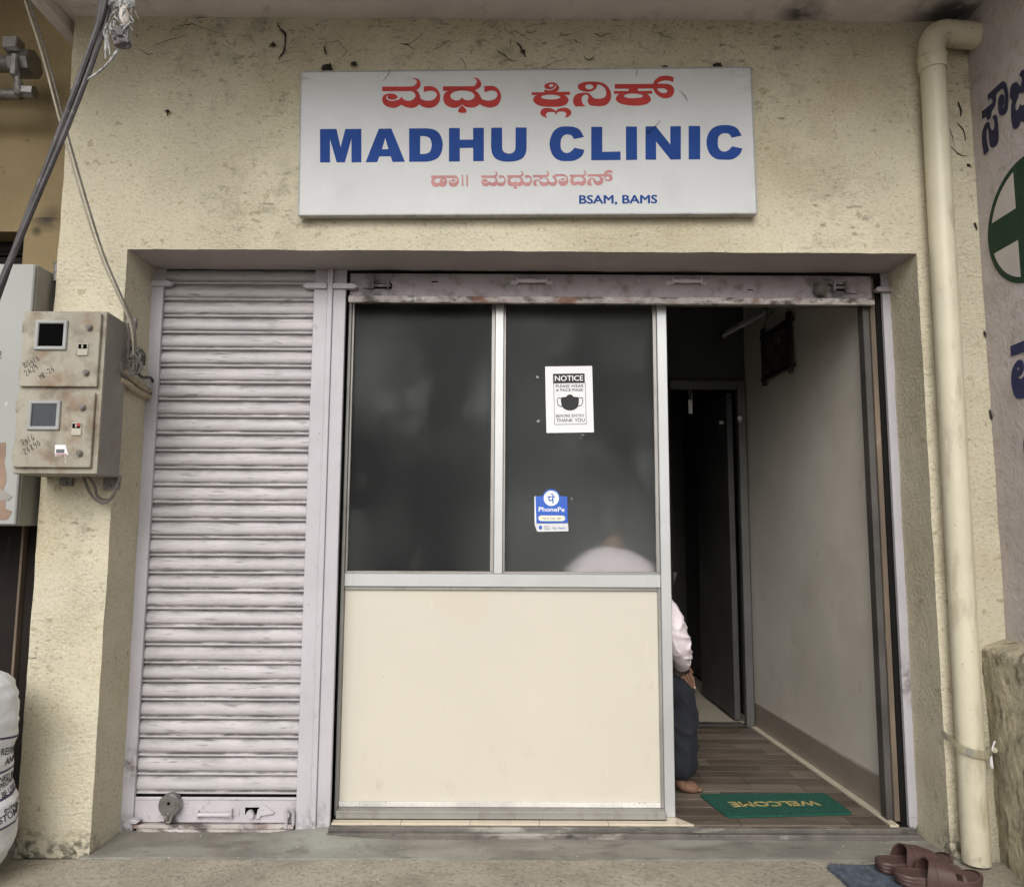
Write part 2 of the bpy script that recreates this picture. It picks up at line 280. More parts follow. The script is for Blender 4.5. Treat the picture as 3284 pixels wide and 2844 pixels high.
FADED=["1.229,2.617c 1.321,2.618 1.333,2.613 1.34,2.604 1.341,2.591 1.338,2.581 1.329,2.572 1.318,2.571 1.307,2.574 1.301,2.583 1.301,2.594 1.306,2.6c 1.305,2.594 1.309,2.589 1.319,2.587 1.328,2.59 1.333,2.596 1.333,2.602 1.327,2.606 1.317,2.607c 1.286,2.607c 1.292,2.601 1.294,2.59 1.291,2.58 1.285,2.572 1.273,2.57 1.262,2.575c 1.256,2.571 1.246,2.57 1.236,2.575 1.23,2.584 1.23,2.594 1.232,2.601 1.237,2.606c 1.229,2.606c",
"1.243,2.595 1.247,2.603 1.257,2.606c 1.276,2.606c 1.267,2.602 1.264,2.594 1.263,2.587c 1.253,2.586 1.245,2.589",
"1.352,2.623c 1.358,2.62c 1.36,2.571c 1.354,2.574c",
"1.37,2.623c 1.377,2.62c 1.378,2.571c 1.372,2.574c",
"1.282,2.597 1.281,2.594 1.278,2.592 1.275,2.594 1.274,2.596 1.275,2.599 1.278,2.601 1.281,2.599",
"1.328,2.597 1.326,2.594 1.321,2.592 1.316,2.592 1.311,2.593 1.309,2.597 1.311,2.6 1.316,2.602 1.321,2.602 1.326,2.6",
"1.431,2.619c 1.479,2.619 1.487,2.622 1.491,2.627 1.489,2.633 1.486,2.636 1.481,2.637c 1.487,2.637 1.493,2.635 1.497,2.628 1.497,2.622 1.495,2.616 1.49,2.611c 1.494,2.607 1.496,2.601 1.497,2.594c 1.501,2.59 1.509,2.589 1.517,2.59 1.522,2.594 1.525,2.6 1.524,2.606 1.519,2.61 1.513,2.61 1.507,2.609 1.503,2.607c 1.502,2.619c 1.51,2.62 1.517,2.62 1.523,2.616 1.528,2.609 1.531,2.6 1.53,2.591 1.527,2.582 1.522,2.577 1.514,2.574 1.507,2.574 1.5,2.577 1.495,2.581c 1.491,2.577 1.485,2.574 1.478,2.574 1.471,2.576 1.464,2.58c 1.459,2.576 1.453,2.573 1.445,2.574 1.437,2.578 1.433,2.585 1.432,2.593 1.434,2.599 1.438,2.603 1.446,2.604 1.452,2.603 1.457,2.599 1.457,2.595 1.454,2.592 1.447,2.591 1.443,2.592 1.441,2.596 1.442,2.6c 1.44,2.598 1.439,2.594 1.441,2.59 1.447,2.588 1.455,2.589 1.46,2.591 1.463,2.595 1.464,2.597c 1.467,2.593 1.472,2.589 1.478,2.589 1.483,2.591 1.487,2.595 1.488,2.601 1.486,2.606 1.481,2.609 1.477,2.609c 1.432,2.609c",
"1.536,2.621c 1.586,2.621 1.591,2.623 1.595,2.629 1.594,2.634 1.591,2.638 1.586,2.639c 1.592,2.639 1.598,2.636 1.602,2.629 1.602,2.623 1.599,2.617 1.591,2.612c 1.597,2.607 1.601,2.6 1.603,2.594c 1.607,2.591 1.615,2.59 1.623,2.591 1.629,2.596 1.63,2.603 1.629,2.608 1.624,2.611 1.618,2.611 1.612,2.609 1.608,2.608c 1.608,2.621c 1.616,2.622 1.624,2.621 1.631,2.617 1.635,2.609 1.637,2.6 1.635,2.59 1.631,2.582 1.626,2.577 1.618,2.575 1.61,2.576 1.604,2.579 1.6,2.583c 1.595,2.578 1.589,2.575 1.582,2.575 1.575,2.577 1.57,2.581c 1.564,2.576 1.558,2.574 1.55,2.575 1.542,2.579 1.538,2.587 1.536,2.595 1.538,2.603 1.541,2.608 1.545,2.61c 1.536,2.61c",
"1.549,2.6 1.551,2.605 1.556,2.609 1.564,2.611 1.572,2.611 1.581,2.61 1.587,2.607 1.591,2.6 1.589,2.594 1.584,2.591 1.577,2.59 1.572,2.593 1.569,2.598c 1.567,2.593 1.561,2.59 1.555,2.591 1.55,2.595",
"1.57,2.579c 1.574,2.574 1.577,2.568 1.575,2.564 1.57,2.563 1.564,2.565 1.562,2.569 1.565,2.574",
"1.64,2.623c 1.691,2.623 1.698,2.627 1.698,2.635 1.692,2.64c 1.701,2.638 1.705,2.63 1.704,2.621 1.698,2.614 1.68,2.613c 1.679,2.607 1.672,2.604 1.666,2.607 1.665,2.613c 1.64,2.612c",
"1.641,2.591 1.644,2.599 1.652,2.603 1.662,2.603 1.669,2.597 1.676,2.593 1.689,2.591 1.698,2.596 1.695,2.604 1.684,2.608c 1.695,2.61 1.703,2.604 1.705,2.596c 1.713,2.592 1.724,2.592 1.729,2.598 1.726,2.604 1.721,2.611 1.719,2.617 1.726,2.623 1.737,2.626 1.755,2.627 1.77,2.624 1.78,2.613 1.783,2.601 1.781,2.588 1.773,2.58 1.761,2.577 1.75,2.58 1.744,2.589 1.744,2.599 1.748,2.605c 1.749,2.599 1.757,2.596 1.768,2.597 1.775,2.603 1.775,2.611 1.769,2.617 1.757,2.618 1.744,2.617c 1.733,2.615 1.731,2.61 1.737,2.603 1.739,2.594 1.735,2.583 1.726,2.577 1.715,2.577 1.704,2.583c 1.695,2.577 1.68,2.576 1.669,2.582 1.665,2.593 1.658,2.599 1.654,2.593 1.655,2.583 1.659,2.577c 1.646,2.576 1.641,2.583",
"1.789,2.624c 1.84,2.625 1.848,2.629 1.848,2.637 1.842,2.644c 1.851,2.641 1.855,2.632 1.853,2.623 1.845,2.616c 1.852,2.61 1.855,2.601 1.853,2.59 1.845,2.58 1.833,2.579 1.821,2.584c 1.811,2.579 1.798,2.582 1.791,2.593 1.791,2.604 1.796,2.614c 1.789,2.615c",
"1.803,2.605 1.808,2.613 1.822,2.616 1.836,2.614 1.843,2.606 1.84,2.598 1.831,2.594 1.821,2.599c 1.816,2.594 1.806,2.596",
"1.86,2.626c 1.927,2.628c 1.931,2.638 1.943,2.645 1.961,2.644c 1.961,2.632c 1.948,2.634 1.933,2.628c 1.95,2.628 1.96,2.621 1.962,2.611 1.958,2.601 1.947,2.597 1.936,2.599 1.929,2.607c 1.927,2.619c 1.912,2.618c 1.922,2.612 1.925,2.599 1.921,2.588 1.91,2.581 1.897,2.581 1.887,2.59 1.884,2.602 1.878,2.606 1.874,2.599 1.875,2.587 1.879,2.58c 1.866,2.579 1.858,2.587 1.862,2.6 1.87,2.609 1.882,2.611 1.891,2.605 1.897,2.598 1.906,2.597 1.911,2.604 1.908,2.614 1.899,2.618c 1.86,2.617c",
"1.77,2.605 1.768,2.602 1.764,2.6 1.758,2.6 1.754,2.602 1.752,2.605 1.754,2.608 1.758,2.609 1.764,2.609 1.768,2.608",
"1.949,2.611 1.947,2.607 1.943,2.605 1.938,2.605 1.934,2.607 1.932,2.611 1.934,2.614 1.938,2.616 1.943,2.617 1.948,2.614"]
BLUE=["0.774,2.812c 0.841,2.813c 0.86,2.735c 0.877,2.813c 0.942,2.814c 0.946,2.672c 0.906,2.671c 0.903,2.771c 0.879,2.671c 0.846,2.671c 0.816,2.769c 0.819,2.67c 0.779,2.67c",
"1.013,2.815c 1.064,2.816c 1.122,2.675c 1.072,2.674c 1.064,2.698c 1.018,2.697c 1.01,2.673c 0.963,2.672c",
"1.028,2.727c 1.054,2.728c 1.04,2.776c",
"1.136,2.817c 1.207,2.818c 1.234,2.814 1.256,2.8 1.269,2.776 1.274,2.748 1.27,2.72 1.257,2.694 1.234,2.681 1.21,2.676c 1.139,2.675c",
"1.182,2.785c 1.2,2.785c 1.219,2.778 1.227,2.761 1.229,2.744 1.225,2.724 1.216,2.713 1.201,2.709c 1.183,2.708c",
"1.298,2.82c 1.342,2.82c 1.343,2.77c 1.397,2.771c 1.396,2.821c 1.44,2.822c 1.441,2.68c 1.398,2.679c 1.397,2.736c 1.343,2.735c 1.344,2.678c 1.3,2.677c",
"1.47,2.822c 1.514,2.823c 1.515,2.737c 1.519,2.722 1.531,2.714 1.542,2.712 1.554,2.714 1.565,2.723 1.569,2.738c 1.569,2.824c 1.614,2.824c 1.614,2.739c 1.61,2.713 1.597,2.693 1.574,2.682 1.542,2.678 1.511,2.681 1.488,2.692 1.475,2.711 1.47,2.737c",
"1.808,2.739c 1.849,2.73c 1.841,2.708 1.825,2.693 1.805,2.684 1.779,2.682 1.75,2.684 1.727,2.698 1.713,2.722 1.707,2.755 1.713,2.786 1.727,2.812 1.75,2.827 1.779,2.83 1.808,2.827 1.83,2.815 1.847,2.785c 1.806,2.776c 1.799,2.789 1.791,2.794 1.779,2.796 1.765,2.791 1.755,2.777 1.752,2.755 1.754,2.734 1.764,2.72 1.779,2.716 1.793,2.722 1.803,2.732",
"1.877,2.829c 1.922,2.829c 1.921,2.722c 1.995,2.724c 1.995,2.688c 1.876,2.686c",
"2.018,2.831c 2.063,2.831c 2.062,2.689c 2.017,2.688c",
"2.098,2.832c 2.14,2.833c 2.198,2.755c 2.199,2.833c 2.242,2.834c 2.239,2.692c 2.198,2.691c 2.14,2.768c 2.139,2.69c 2.096,2.69c",
"2.274,2.835c 2.321,2.835c 2.318,2.693c 2.271,2.692c",
"2.448,2.749c 2.49,2.74c 2.481,2.718 2.464,2.702 2.444,2.693 2.417,2.692 2.387,2.694 2.364,2.708 2.35,2.732 2.345,2.764 2.351,2.796 2.367,2.822 2.391,2.836 2.421,2.84 2.45,2.837 2.472,2.825 2.489,2.795c 2.448,2.786c 2.44,2.799 2.432,2.804 2.42,2.805 2.405,2.801 2.394,2.787 2.391,2.765 2.393,2.744 2.403,2.73 2.418,2.726 2.433,2.732 2.443,2.742"]
MURAL=["-0.115,2.936c -0.2,2.937 -0.214,2.93 -0.226,2.912 -0.233,2.871 -0.229,2.831 -0.22,2.808 -0.202,2.802 -0.186,2.809 -0.175,2.822 -0.172,2.852 -0.177,2.879 -0.188,2.889 -0.201,2.887 -0.209,2.874 -0.21,2.853 -0.202,2.841 -0.186,2.843c -0.206,2.834 -0.215,2.85 -0.216,2.875 -0.209,2.903 -0.197,2.911 -0.162,2.911c -0.159,2.884 -0.149,2.866 -0.131,2.856c -0.12,2.836 -0.104,2.836 -0.097,2.855c -0.072,2.858c -0.072,2.89c -0.138,2.887 -0.14,2.901 -0.13,2.914c -0.115,2.915c",
"-0.135,2.831c -0.15,2.832 -0.161,2.813 -0.163,2.769 -0.161,2.732 -0.15,2.709 -0.124,2.709 -0.11,2.724 -0.105,2.757 -0.104,2.792 -0.096,2.807 -0.09,2.788 -0.089,2.756 -0.098,2.709c -0.068,2.707c -0.062,2.756 -0.063,2.794 -0.077,2.819 -0.097,2.829 -0.111,2.82 -0.117,2.794 -0.127,2.78 -0.138,2.779 -0.144,2.805",
"-0.302,2.899c -0.315,2.911 -0.336,2.904c -0.355,2.885 -0.358,2.847 -0.341,2.825 -0.31,2.827 -0.288,2.841c -0.286,2.825 -0.27,2.807 -0.267,2.789 -0.277,2.777 -0.29,2.784 -0.296,2.792c -0.301,2.781 -0.317,2.777 -0.324,2.792c -0.344,2.785 -0.35,2.749 -0.337,2.713 -0.313,2.71c -0.295,2.723c -0.29,2.729c -0.279,2.713 -0.261,2.712 -0.248,2.725 -0.242,2.767 -0.246,2.807 -0.255,2.83c -0.244,2.847 -0.247,2.877 -0.259,2.892 -0.279,2.888 -0.29,2.878 -0.298,2.861 -0.308,2.859 -0.315,2.877 -0.311,2.89",
"-0.146,1.902c -0.263,1.906c -0.259,1.862c -0.146,1.863c",
"-0.139,1.781 -0.148,1.812 -0.168,1.832 -0.19,1.84 -0.209,1.829 -0.213,1.806 -0.202,1.787 -0.184,1.778 -0.166,1.781c -0.191,1.767 -0.213,1.777 -0.223,1.796c -0.245,1.78 -0.243,1.734 -0.213,1.696 -0.172,1.695 -0.15,1.711 -0.139,1.749",
"-0.217,1.567 -0.192,1.551 -0.181,1.521 -0.184,1.478 -0.205,1.453 -0.221,1.505",
"-0.187,1.807 -0.185,1.802 -0.18,1.801 -0.176,1.804 -0.174,1.809 -0.177,1.814 -0.182,1.815 -0.186,1.812"]
COBWEB = [(4, [(0.574, 3.294), (0.607, 3.25), (0.607, 3.17), (0.583, 3.133)]), (4, [(0.772, 3.204), (0.776, 3.174), (0.786, 3.161)]), (1, [(0.778, 3.211), (0.831, 3.218), (0.861, 3.178), (0.819, 3.124)]), (1, [(1.118, 3.207), (1.155, 3.233), (1.189, 3.265)]), (2, [(1.086, 3.21), (1.118, 3.208), (1.15, 3.185)]), (1.5, [(0.001, 3.179), (0.04, 3.152), (0.065, 3.156)]), (1, [(0.066, 3.196), (0.136, 3.224), (0.198, 3.241)]), (1, [(0.315, 3.292), (0.341, 3.276)]), (1, [(0.448, 3.135), (0.473, 3.152), (0.498, 3.149)]), (1, [(0.568, 3.116), (0.655, 3.133)]), (2.5, [(0.132, 2.911), (0.136, 2.884)]), (1, [(0.14, 3.281), (0.202, 3.288), (0.26, 3.275), (0.343, 3.249)]), (1, [(0.459, 3.243), (0.48, 3.209)]), (1, [(0.4, 3.225), (0.396, 3.188)]), (3, [(0.555, 3.213), (0.562, 3.19)]), (1, [(0.996, 3.314), (1.003, 3.28)]), (1.3, [(0.217, 3.322), (0.243, 3.322), (0.281, 3.322)]), (1, [(0.721, 3.214), (0.735, 3.197)]), (1, [(0.2, 3.322), (0.183, 3.288), (0.158, 3.284)]), (1.5, [(-0.016, 3.25), (-0.002, 3.233)]), (1, [(1.508, 3.322), (1.53, 3.27), (1.574, 3.223)]), (4, [(1.574, 3.219), (1.597, 3.181), (1.61, 3.153)]), (2, [(1.487, 3.185), (1.522, 3.162), (1.548, 3.138), (1.57, 3.143)]), (2, [(1.897, 3.263), (1.927, 3.247), (1.972, 3.259)]), (2, [(1.856, 3.159), (1.874, 3.145), (1.9, 3.167)]), (2, [(1.817, 3.234), (1.83, 3.22)]), (1, [(1.548, 3.27), (1.588, 3.252), (1.627, 3.228)]), (1, [(1.416, 3.236), (1.469, 3.208)]), (1.5, [(1.342, 3.146), (1.364, 3.095)]), (1, [(1.494, 3.322), (1.468, 3.279)]), (1.2, [(1.76, 3.253), (1.804, 3.255)]), (1, [(2.313, 3.318), (2.312, 3.276)]), (1, [(2.052, 3.279), (2.051, 3.236)]), (1.2, [(2.171, 3.256), (2.201, 3.247), (2.236, 3.237)]), (1.2, [(2.648, 3.259), (2.683, 3.261)]), (1.2, [(2.859, 3.223), (2.885, 3.22)]), (1, [(1.218, 3.183), (1.275, 3.217)]), (1.5, [(1.548, 3.228), (1.544, 3.204)]), (1, [(1.672, 3.102), (1.777, 3.145)]), (1.2, [(1.973, 3.322), (2.008, 3.322)])]
# ------------------------------------------------------------------ material list
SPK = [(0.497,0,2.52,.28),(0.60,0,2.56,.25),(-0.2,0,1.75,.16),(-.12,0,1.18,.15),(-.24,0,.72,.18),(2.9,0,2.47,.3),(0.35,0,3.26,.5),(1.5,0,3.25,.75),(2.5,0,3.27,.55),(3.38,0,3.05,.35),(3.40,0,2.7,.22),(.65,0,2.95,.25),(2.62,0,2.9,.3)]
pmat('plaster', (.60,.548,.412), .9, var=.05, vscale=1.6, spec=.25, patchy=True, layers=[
    dict(col=(.44,.375,.24), scale=2.2, lo=.48, hi=.72, amt=.65),
    dict(col=(.62,.59,.47), scale=1.3, lo=.52, hi=.7, amt=.5),
    dict(col=(.27,.22,.135), scale=85, lo=.54, hi=.68, stretch=(.8,1,1.15), amt=.5, detail=4),
    dict(col=(.72,.67,.52), scale=110, lo=.54, hi=.68, amt=.45, detail=3),
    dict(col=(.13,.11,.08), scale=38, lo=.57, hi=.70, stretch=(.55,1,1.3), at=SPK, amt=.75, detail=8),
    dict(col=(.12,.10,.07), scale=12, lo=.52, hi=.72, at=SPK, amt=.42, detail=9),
    dict(col=(.05,.045,.04), scale=34, lo=.45, hi=.58, detail=9, at=[(-.04,0,.0,.10),(-.24,0,.0,.12),(-.12,0,-.02,.10),(3.22,0,.0,.12)], amt=.9),
    dict(col=(.25,.19,.08), scale=24, lo=.62, hi=.68, amt=.5)],
    bumps=[(72, .9, .012, (.75,1,1.2)), (190, .5, .004, (1,1,1)), (9, .3, .02, (1,1,1))])
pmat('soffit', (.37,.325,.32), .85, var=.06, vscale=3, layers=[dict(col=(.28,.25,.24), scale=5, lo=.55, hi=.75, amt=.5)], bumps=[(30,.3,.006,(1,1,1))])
pmat('slab_paint', (.68,.62,.60), .9, var=.08, vscale=3, layers=[
    dict(col=(.30,.27,.255), scale=8, lo=.56, hi=.72, amt=.6, detail=8),
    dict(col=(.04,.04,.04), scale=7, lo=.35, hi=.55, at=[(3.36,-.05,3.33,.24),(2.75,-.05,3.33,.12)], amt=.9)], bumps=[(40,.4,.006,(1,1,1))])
pmat('mural_wall', (.53,.48,.475), .9, var=.08, vscale=3, layers=[
    dict(col=(.36,.31,.26), scale=16, lo=.52, hi=.7, amt=.7), dict(col=(.58,.53,.5), scale=5, lo=.55, hi=.7, amt=.5)], bumps=[(60,.7,.008,(1,1,1)), (14,.4,.015,(1,1,1))])
pmat('low_plaster', (.54,.485,.35), .95, var=.2, vscale=6, layers=[
    dict(col=(.06,.055,.035), scale=24, lo=.5, hi=.66, stretch=(1,1,.45), amt=.75, detail=9),
    dict(col=(.55,.50,.36), scale=30, lo=.6, hi=.7, amt=.7), dict(col=(.16,.145,.085), scale=4, lo=.52, hi=.7, amt=.5)],
    bumps=[(60,.8,.010,(1,1,1)), (150,.6,.004,(1,1,1))])
pmat('concrete', (.345,.31,.245), .9, var=.14, vscale=3, spec=.3, layers=[
    dict(col=(.42,.385,.305), scale=2.2, lo=.45, hi=.65, amt=.7),
    dict(col=(.17,.15,.12), scale=7, lo=.56, hi=.70, amt=.75, detail=9), dict(col=(.13,.115,.09), scale=60, lo=.52, hi=.66, amt=.5, detail=4), dict(col=(.46,.41,.30), scale=75, lo=.55, hi=.68, amt=.5, detail=4),
    dict(col=(.48,.45,.38), scale=90, lo=.66, hi=.72, amt=.7), dict(col=(.10,.09,.08), scale=110, lo=.66, hi=.73, amt=.6)],
    bumps=[(50,.8,.010,(1,1,1)), (160,.6,.003,(1,1,1))])
pmat('sill_concrete', (.235,.22,.19), .85, var=.16, vscale=4, spec=.3, layers=[
    dict(col=(.30,.29,.25), scale=3.2, lo=.5, hi=.62, stretch=(.6,1.8,1), amt=.85, detail=8),
    dict(col=(.09,.08,.07), scale=9, lo=.56, hi=.7, stretch=(.5,1.5,1), amt=.6),
    dict(col=(.31,.315,.275), scale=11, lo=.36, hi=.5, at=[(.82,.1,0,.26),(.95,.12,0,.2)], amt=.9),
    dict(col=(.75,.73,.70), scale=18, lo=.5, hi=.54, at=[(3.04,.105,0,.045),(3.13,.06,0,.055),(2.97,.01,0,.035),(3.12,.15,0,.03)]),
    dict(col=(.5,.48,.43), scale=80, lo=.68, hi=.73, amt=.6)], bumps=[(50,.5,.008,(1,1,1)), (160,.4,.002,(1,1,1))])
pmat('blue_patch', (.075,.095,.125), .85, var=.25, vscale=25, layers=[dict(col=(.16,.17,.18), scale=40, lo=.52, hi=.68, amt=.7), dict(col=(.30,.26,.19), scale=9, lo=.6, hi=.66, amt=.8)], bumps=[(90,.5,.003,(1,1,1))])
pmat('asphalt', (.20,.18,.155), .95, var=.2, vscale=2, bumps=[(80,.5,.01,(1,1,1))])
# roller shutter paint: grime streaks run along each slat
pmat('slat_paint', (.475,.448,.453), .5, metal=0.0, var=.08, vscale=4, layers=[
    dict(col=(.24,.22,.215), scale=18, lo=.54, hi=.70, stretch=(.25,1,2.6), amt=.4, detail=8),
    dict(col=(.10,.09,.085), scale=60, lo=.58, hi=.68, stretch=(.14,1,1.6), amt=.7, detail=9),
    dict(col=(.06,.055,.05), scale=90, lo=.69, hi=.73, amt=.8), dict(col=(.75,.72,.72), scale=30, lo=.70, hi=.73, stretch=(.4,1,1), amt=.8)], bumps=[(70,.15,.003,(.4,1,1))])
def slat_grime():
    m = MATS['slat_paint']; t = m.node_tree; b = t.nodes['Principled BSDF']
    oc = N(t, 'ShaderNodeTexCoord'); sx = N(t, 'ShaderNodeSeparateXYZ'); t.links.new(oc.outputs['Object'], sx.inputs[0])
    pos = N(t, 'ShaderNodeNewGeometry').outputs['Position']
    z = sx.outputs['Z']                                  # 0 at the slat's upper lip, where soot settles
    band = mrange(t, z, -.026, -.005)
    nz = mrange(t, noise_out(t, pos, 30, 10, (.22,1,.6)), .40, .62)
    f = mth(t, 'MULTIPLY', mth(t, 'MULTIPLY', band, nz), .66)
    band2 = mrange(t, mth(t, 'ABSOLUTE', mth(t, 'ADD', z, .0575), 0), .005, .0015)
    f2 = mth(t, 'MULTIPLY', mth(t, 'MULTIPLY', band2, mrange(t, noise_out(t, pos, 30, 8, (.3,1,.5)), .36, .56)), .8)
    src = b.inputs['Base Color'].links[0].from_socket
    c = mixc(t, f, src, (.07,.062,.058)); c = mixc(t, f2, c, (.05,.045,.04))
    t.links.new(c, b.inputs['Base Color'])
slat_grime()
pmat('frame_paint', (.46,.44,.465), .5, var=.05, vscale=5, layers=[
    dict(col=(.30,.27,.26), scale=30, lo=.64, hi=.72, stretch=(1,1,.5), amt=.7), dict(col=(.09,.08,.08), scale=70, lo=.70, hi=.74, amt=.8),
    dict(col=(.12,.10,.09), scale=25, lo=.42, hi=.6, at=[(.03,.23,.25,.1),(.77,.23,.02,.09),(.03,.23,.0,.08),(3.19,.23,.6,.12)], amt=.8)], bumps=[(60,.2,.003,(1,1,1))])
pmat('rail_paint', (.32,.28,.29), .5, var=.1, vscale=6, layers=[
    dict(col=(.12,.10,.09), scale=14, lo=.50, hi=.68, amt=.75, detail=9), dict(col=(.05,.045,.04), scale=60, lo=.66, hi=.72, amt=.8),
    dict(col=(.035,.03,.03), scale=18, lo=.4, hi=.6, at=[(.97,.23,2.24,.14),(2.96,.23,2.24,.16),(.9,.23,2.19,.14)], amt=.8)], bumps=[(60,.25,.003,(1,1,1))])
pmat('plate_paint', (.49,.46,.48), .5, var=.06, vscale=6, layers=[
    dict(col=(.25,.22,.21), scale=26, lo=.58, hi=.7, amt=.6, detail=8), dict(col=(.07,.06,.055), scale=80, lo=.68, hi=.73, amt=.8),
    dict(col=(.06,.05,.05), scale=20, lo=.42, hi=.6, at=[(.70,.23,.06,.06),(.2,.23,.03,.07),(.05,.23,.02,.05)], amt=.8)], bumps=[(60,.25,.003,(1,1,1))])
pmat('rusty_strip', (.46,.41,.39), .75, var=.15, vscale=9, layers=[
    dict(col=(.07,.055,.045), scale=22, lo=.48, hi=.60, stretch=(.5,1,1), amt=.9, detail=9), dict(col=(.20,.09,.05), scale=12, lo=.56, hi=.66, stretch=(.6,1,1), amt=.8), dict(col=(.66,.62,.60), scale=14, lo=.58, hi=.64, stretch=(.6,1,1), amt=.8)], bumps=[(50,.6,.006,(1,1,1))])
pmat('aluminium', (.50,.51,.505), .42, metal=.4, var=.05, vscale=3, layers=[dict(col=(.42,.41,.38), scale=14, lo=.58, hi=.72, stretch=(1,1,.25), amt=.6)])
pmat('aluminium_dull', (.33,.32,.30), .45, metal=.5, var=.08, vscale=5, layers=[dict(col=(.2,.18,.15), scale=18, lo=.55, hi=.7, stretch=(1,1,.3), amt=.7)])
pmat('laminate', (.575,.535,.45), .42, var=.015, vscale=2, layers=[dict(col=(.53,.48,.38), scale=3, lo=.58, hi=.75, amt=.35), dict(col=(.25,.18,.12), scale=55, lo=.735, hi=.75, amt=.9), dict(col=(.36,.31,.24), scale=14, lo=.58, hi=.72, stretch=(1,1,.6), detail=9, amt=.4, at=[(.95,.32,.08,.3),(1.5,.32,.06,.35),(2.05,.32,.1,.3),(2.18,.32,.5,.25),(.86,.32,.6,.2)]), dict(col=(.66,.6,.48), scale=20, lo=.64, hi=.7, stretch=(1,1,.4), amt=.35)])
pmat('white_speckle', (.62,.60,.56), .6, layers=[dict(col=(.10,.09,.08), scale=160, lo=.6, hi=.66, amt=.8)])
pmat('dark_frame', (.075,.068,.062), .6, var=.2)
pmat('brown_wood', (.16,.12,.085), .7, var=.2, vscale=14, vstretch=(1,1,.2), layers=[dict(col=(.30,.26,.21), scale=24, lo=.6, hi=.7, stretch=(1,1,.2), amt=.5)])
pmat('black_gap', (.012,.011,.010), .9, spec=.1)
pmat('interior_paint', (.62,.575,.50), .75, var=.08, vscale=1.4, layers=[
    dict(col=(.48,.43,.36), scale=2.6, lo=.5, hi=.7, amt=.5), dict(col=(.16,.14,.11), scale=22, lo=.66, hi=.74, stretch=(1,1,.5), amt=.6, detail=9)], bumps=[(14,.15,.01,(1,1,1))])
pmat('hall_back_shade', (.055,.058,.054), .8, var=.1)  # near-black base stands in for the unlit back of the room
pmat('inner_shade', (.10,.098,.09), .8, var=.1)  # dark base stands in for shade in the passage and behind the jambs
pmat('skirting_tile', (.255,.215,.175), .35, var=.05, vscale=8, layers=[dict(col=(.17,.125,.09), scale=18, lo=.55, hi=.7, amt=.5)])
pmat('border_tile', (.60,.52,.40), .4, var=.05, vscale=8, layers=[dict(col=(.4,.33,.24), scale=22, lo=.58, hi=.7, amt=.5)])
PLK = []
for i, c in enumerate([(.15,.118,.09),(.105,.082,.063),(.185,.15,.115),(.125,.098,.075)]):
    pmat('plank_%d' % i, c, .42, var=.2, vscale=9, vstretch=(.35,2.2,1), layers=[dict(col=tuple(x*.5 for x in c), scale=20, lo=.55, hi=.68, stretch=(.2,2.4,1), amt=.8), dict(col=(.36,.32,.27), scale=26, lo=.62, hi=.72, stretch=(.25,2.2,1), amt=.5)])
    PLK.append('plank_%d' % i)
pmat('floor_tile', (.48,.42,.33), .35, var=.04)
pmat('threshold', (.15,.135,.12), .6, metal=.2, var=.2, vscale=8, layers=[dict(col=(.40,.38,.34), scale=9, lo=.52, hi=.62, stretch=(.4,2,1), amt=.8), dict(col=(.03,.028,.025), scale=15, lo=.58, hi=.68, stretch=(.5,2,1), amt=.9)], bumps=[(60,.4,.004,(1,1,1))])
pmat('sign_face', (.55,.56,.56), .55, var=.025, vscale=2, layers=[dict(col=(.43,.435,.43), scale=4, lo=.56, hi=.75, amt=.45, detail=8), dict(col=(.2,.2,.19), scale=60, lo=.70, hi=.74, amt=.5), dict(col=(.62,.63,.64), scale=5, lo=.55, hi=.7, amt=.5), dict(col=(.25,.23,.2), scale=20, lo=.5, hi=.66, stretch=(.4,1,1), at=[(.72,-.04,3.05,.12),(2.5,-.04,3.07,.12),(1.2,-.04,3.08,.12)], amt=.5)])
pmat('sign_red', (.42,.045,.04), .6, spec=.15, var=.08, vscale=10)
pmat('sign_pink', (.52,.25,.245), .6, spec=.15, var=.1, vscale=14, layers=[dict(col=(.54,.46,.45), scale=40, lo=.6, hi=.7, amt=.5)])
pmat('sign_blue', (.017,.060,.255), .6, spec=.12, var=.06, vscale=10)
pmat('sign_blue_small', (.015,.065,.25), .6, spec=.1, var=.05)
pmat('paper', (.80,.79,.80), .8, var=.01)
pmat('print_black', (.018,.018,.020), .7, var=.05)
pmat('print_grey', (.13,.13,.14), .7, var=.05)
pmat('sticker_blue', (.018,.10,.50), .35, var=.03)
pmat('sticker_white', (.80,.81,.82), .4, var=.01)
pmat('sticker_cream', (.78,.77,.60), .4, var=.01)
pmat('sticker_grey', (.62,.63,.64), .4, var=.02)
pmat('pvc', (.64,.59,.445), .45, var=.05, vscale=4, layers=[dict(col=(.44,.44,.40), scale=13, lo=.62, hi=.66, stretch=(1,1,.5), at=[(3.27,-.1,.5,.42),(3.27,-.1,.2,.3),(3.25,-.1,1.94,.06)], amt=.9), dict(col=(.30,.25,.15), scale=14, lo=.54, hi=.70, stretch=(1,1,.3), amt=.55, detail=9), dict(col=(.09,.075,.05), scale=55, lo=.66, hi=.72, amt=.6), dict(col=(.10,.09,.06), scale=30, lo=.56, hi=.66, at=[(3.27,-.06,.02,.12),(3.33,-.06,3.17,.12)], amt=.6)], bumps=[(25,.12,.006,(1,1,1))])
RUST = dict(col=(.20,.115,.055), scale=15, lo=.42, hi=.62, detail=9, amt=.75, at=[(-.16,-.21,1.83,.09),(-.12,-.21,1.73,.10),(-.03,-.21,1.62,.13),(-.1,-.21,1.69,.10),(0,-.21,1.5,.12),(-.13,-.21,1.42,.13),(-.02,-.21,1.95,.07),(-.22,-.21,1.98,.05),(.02,-.21,1.58,.09)])
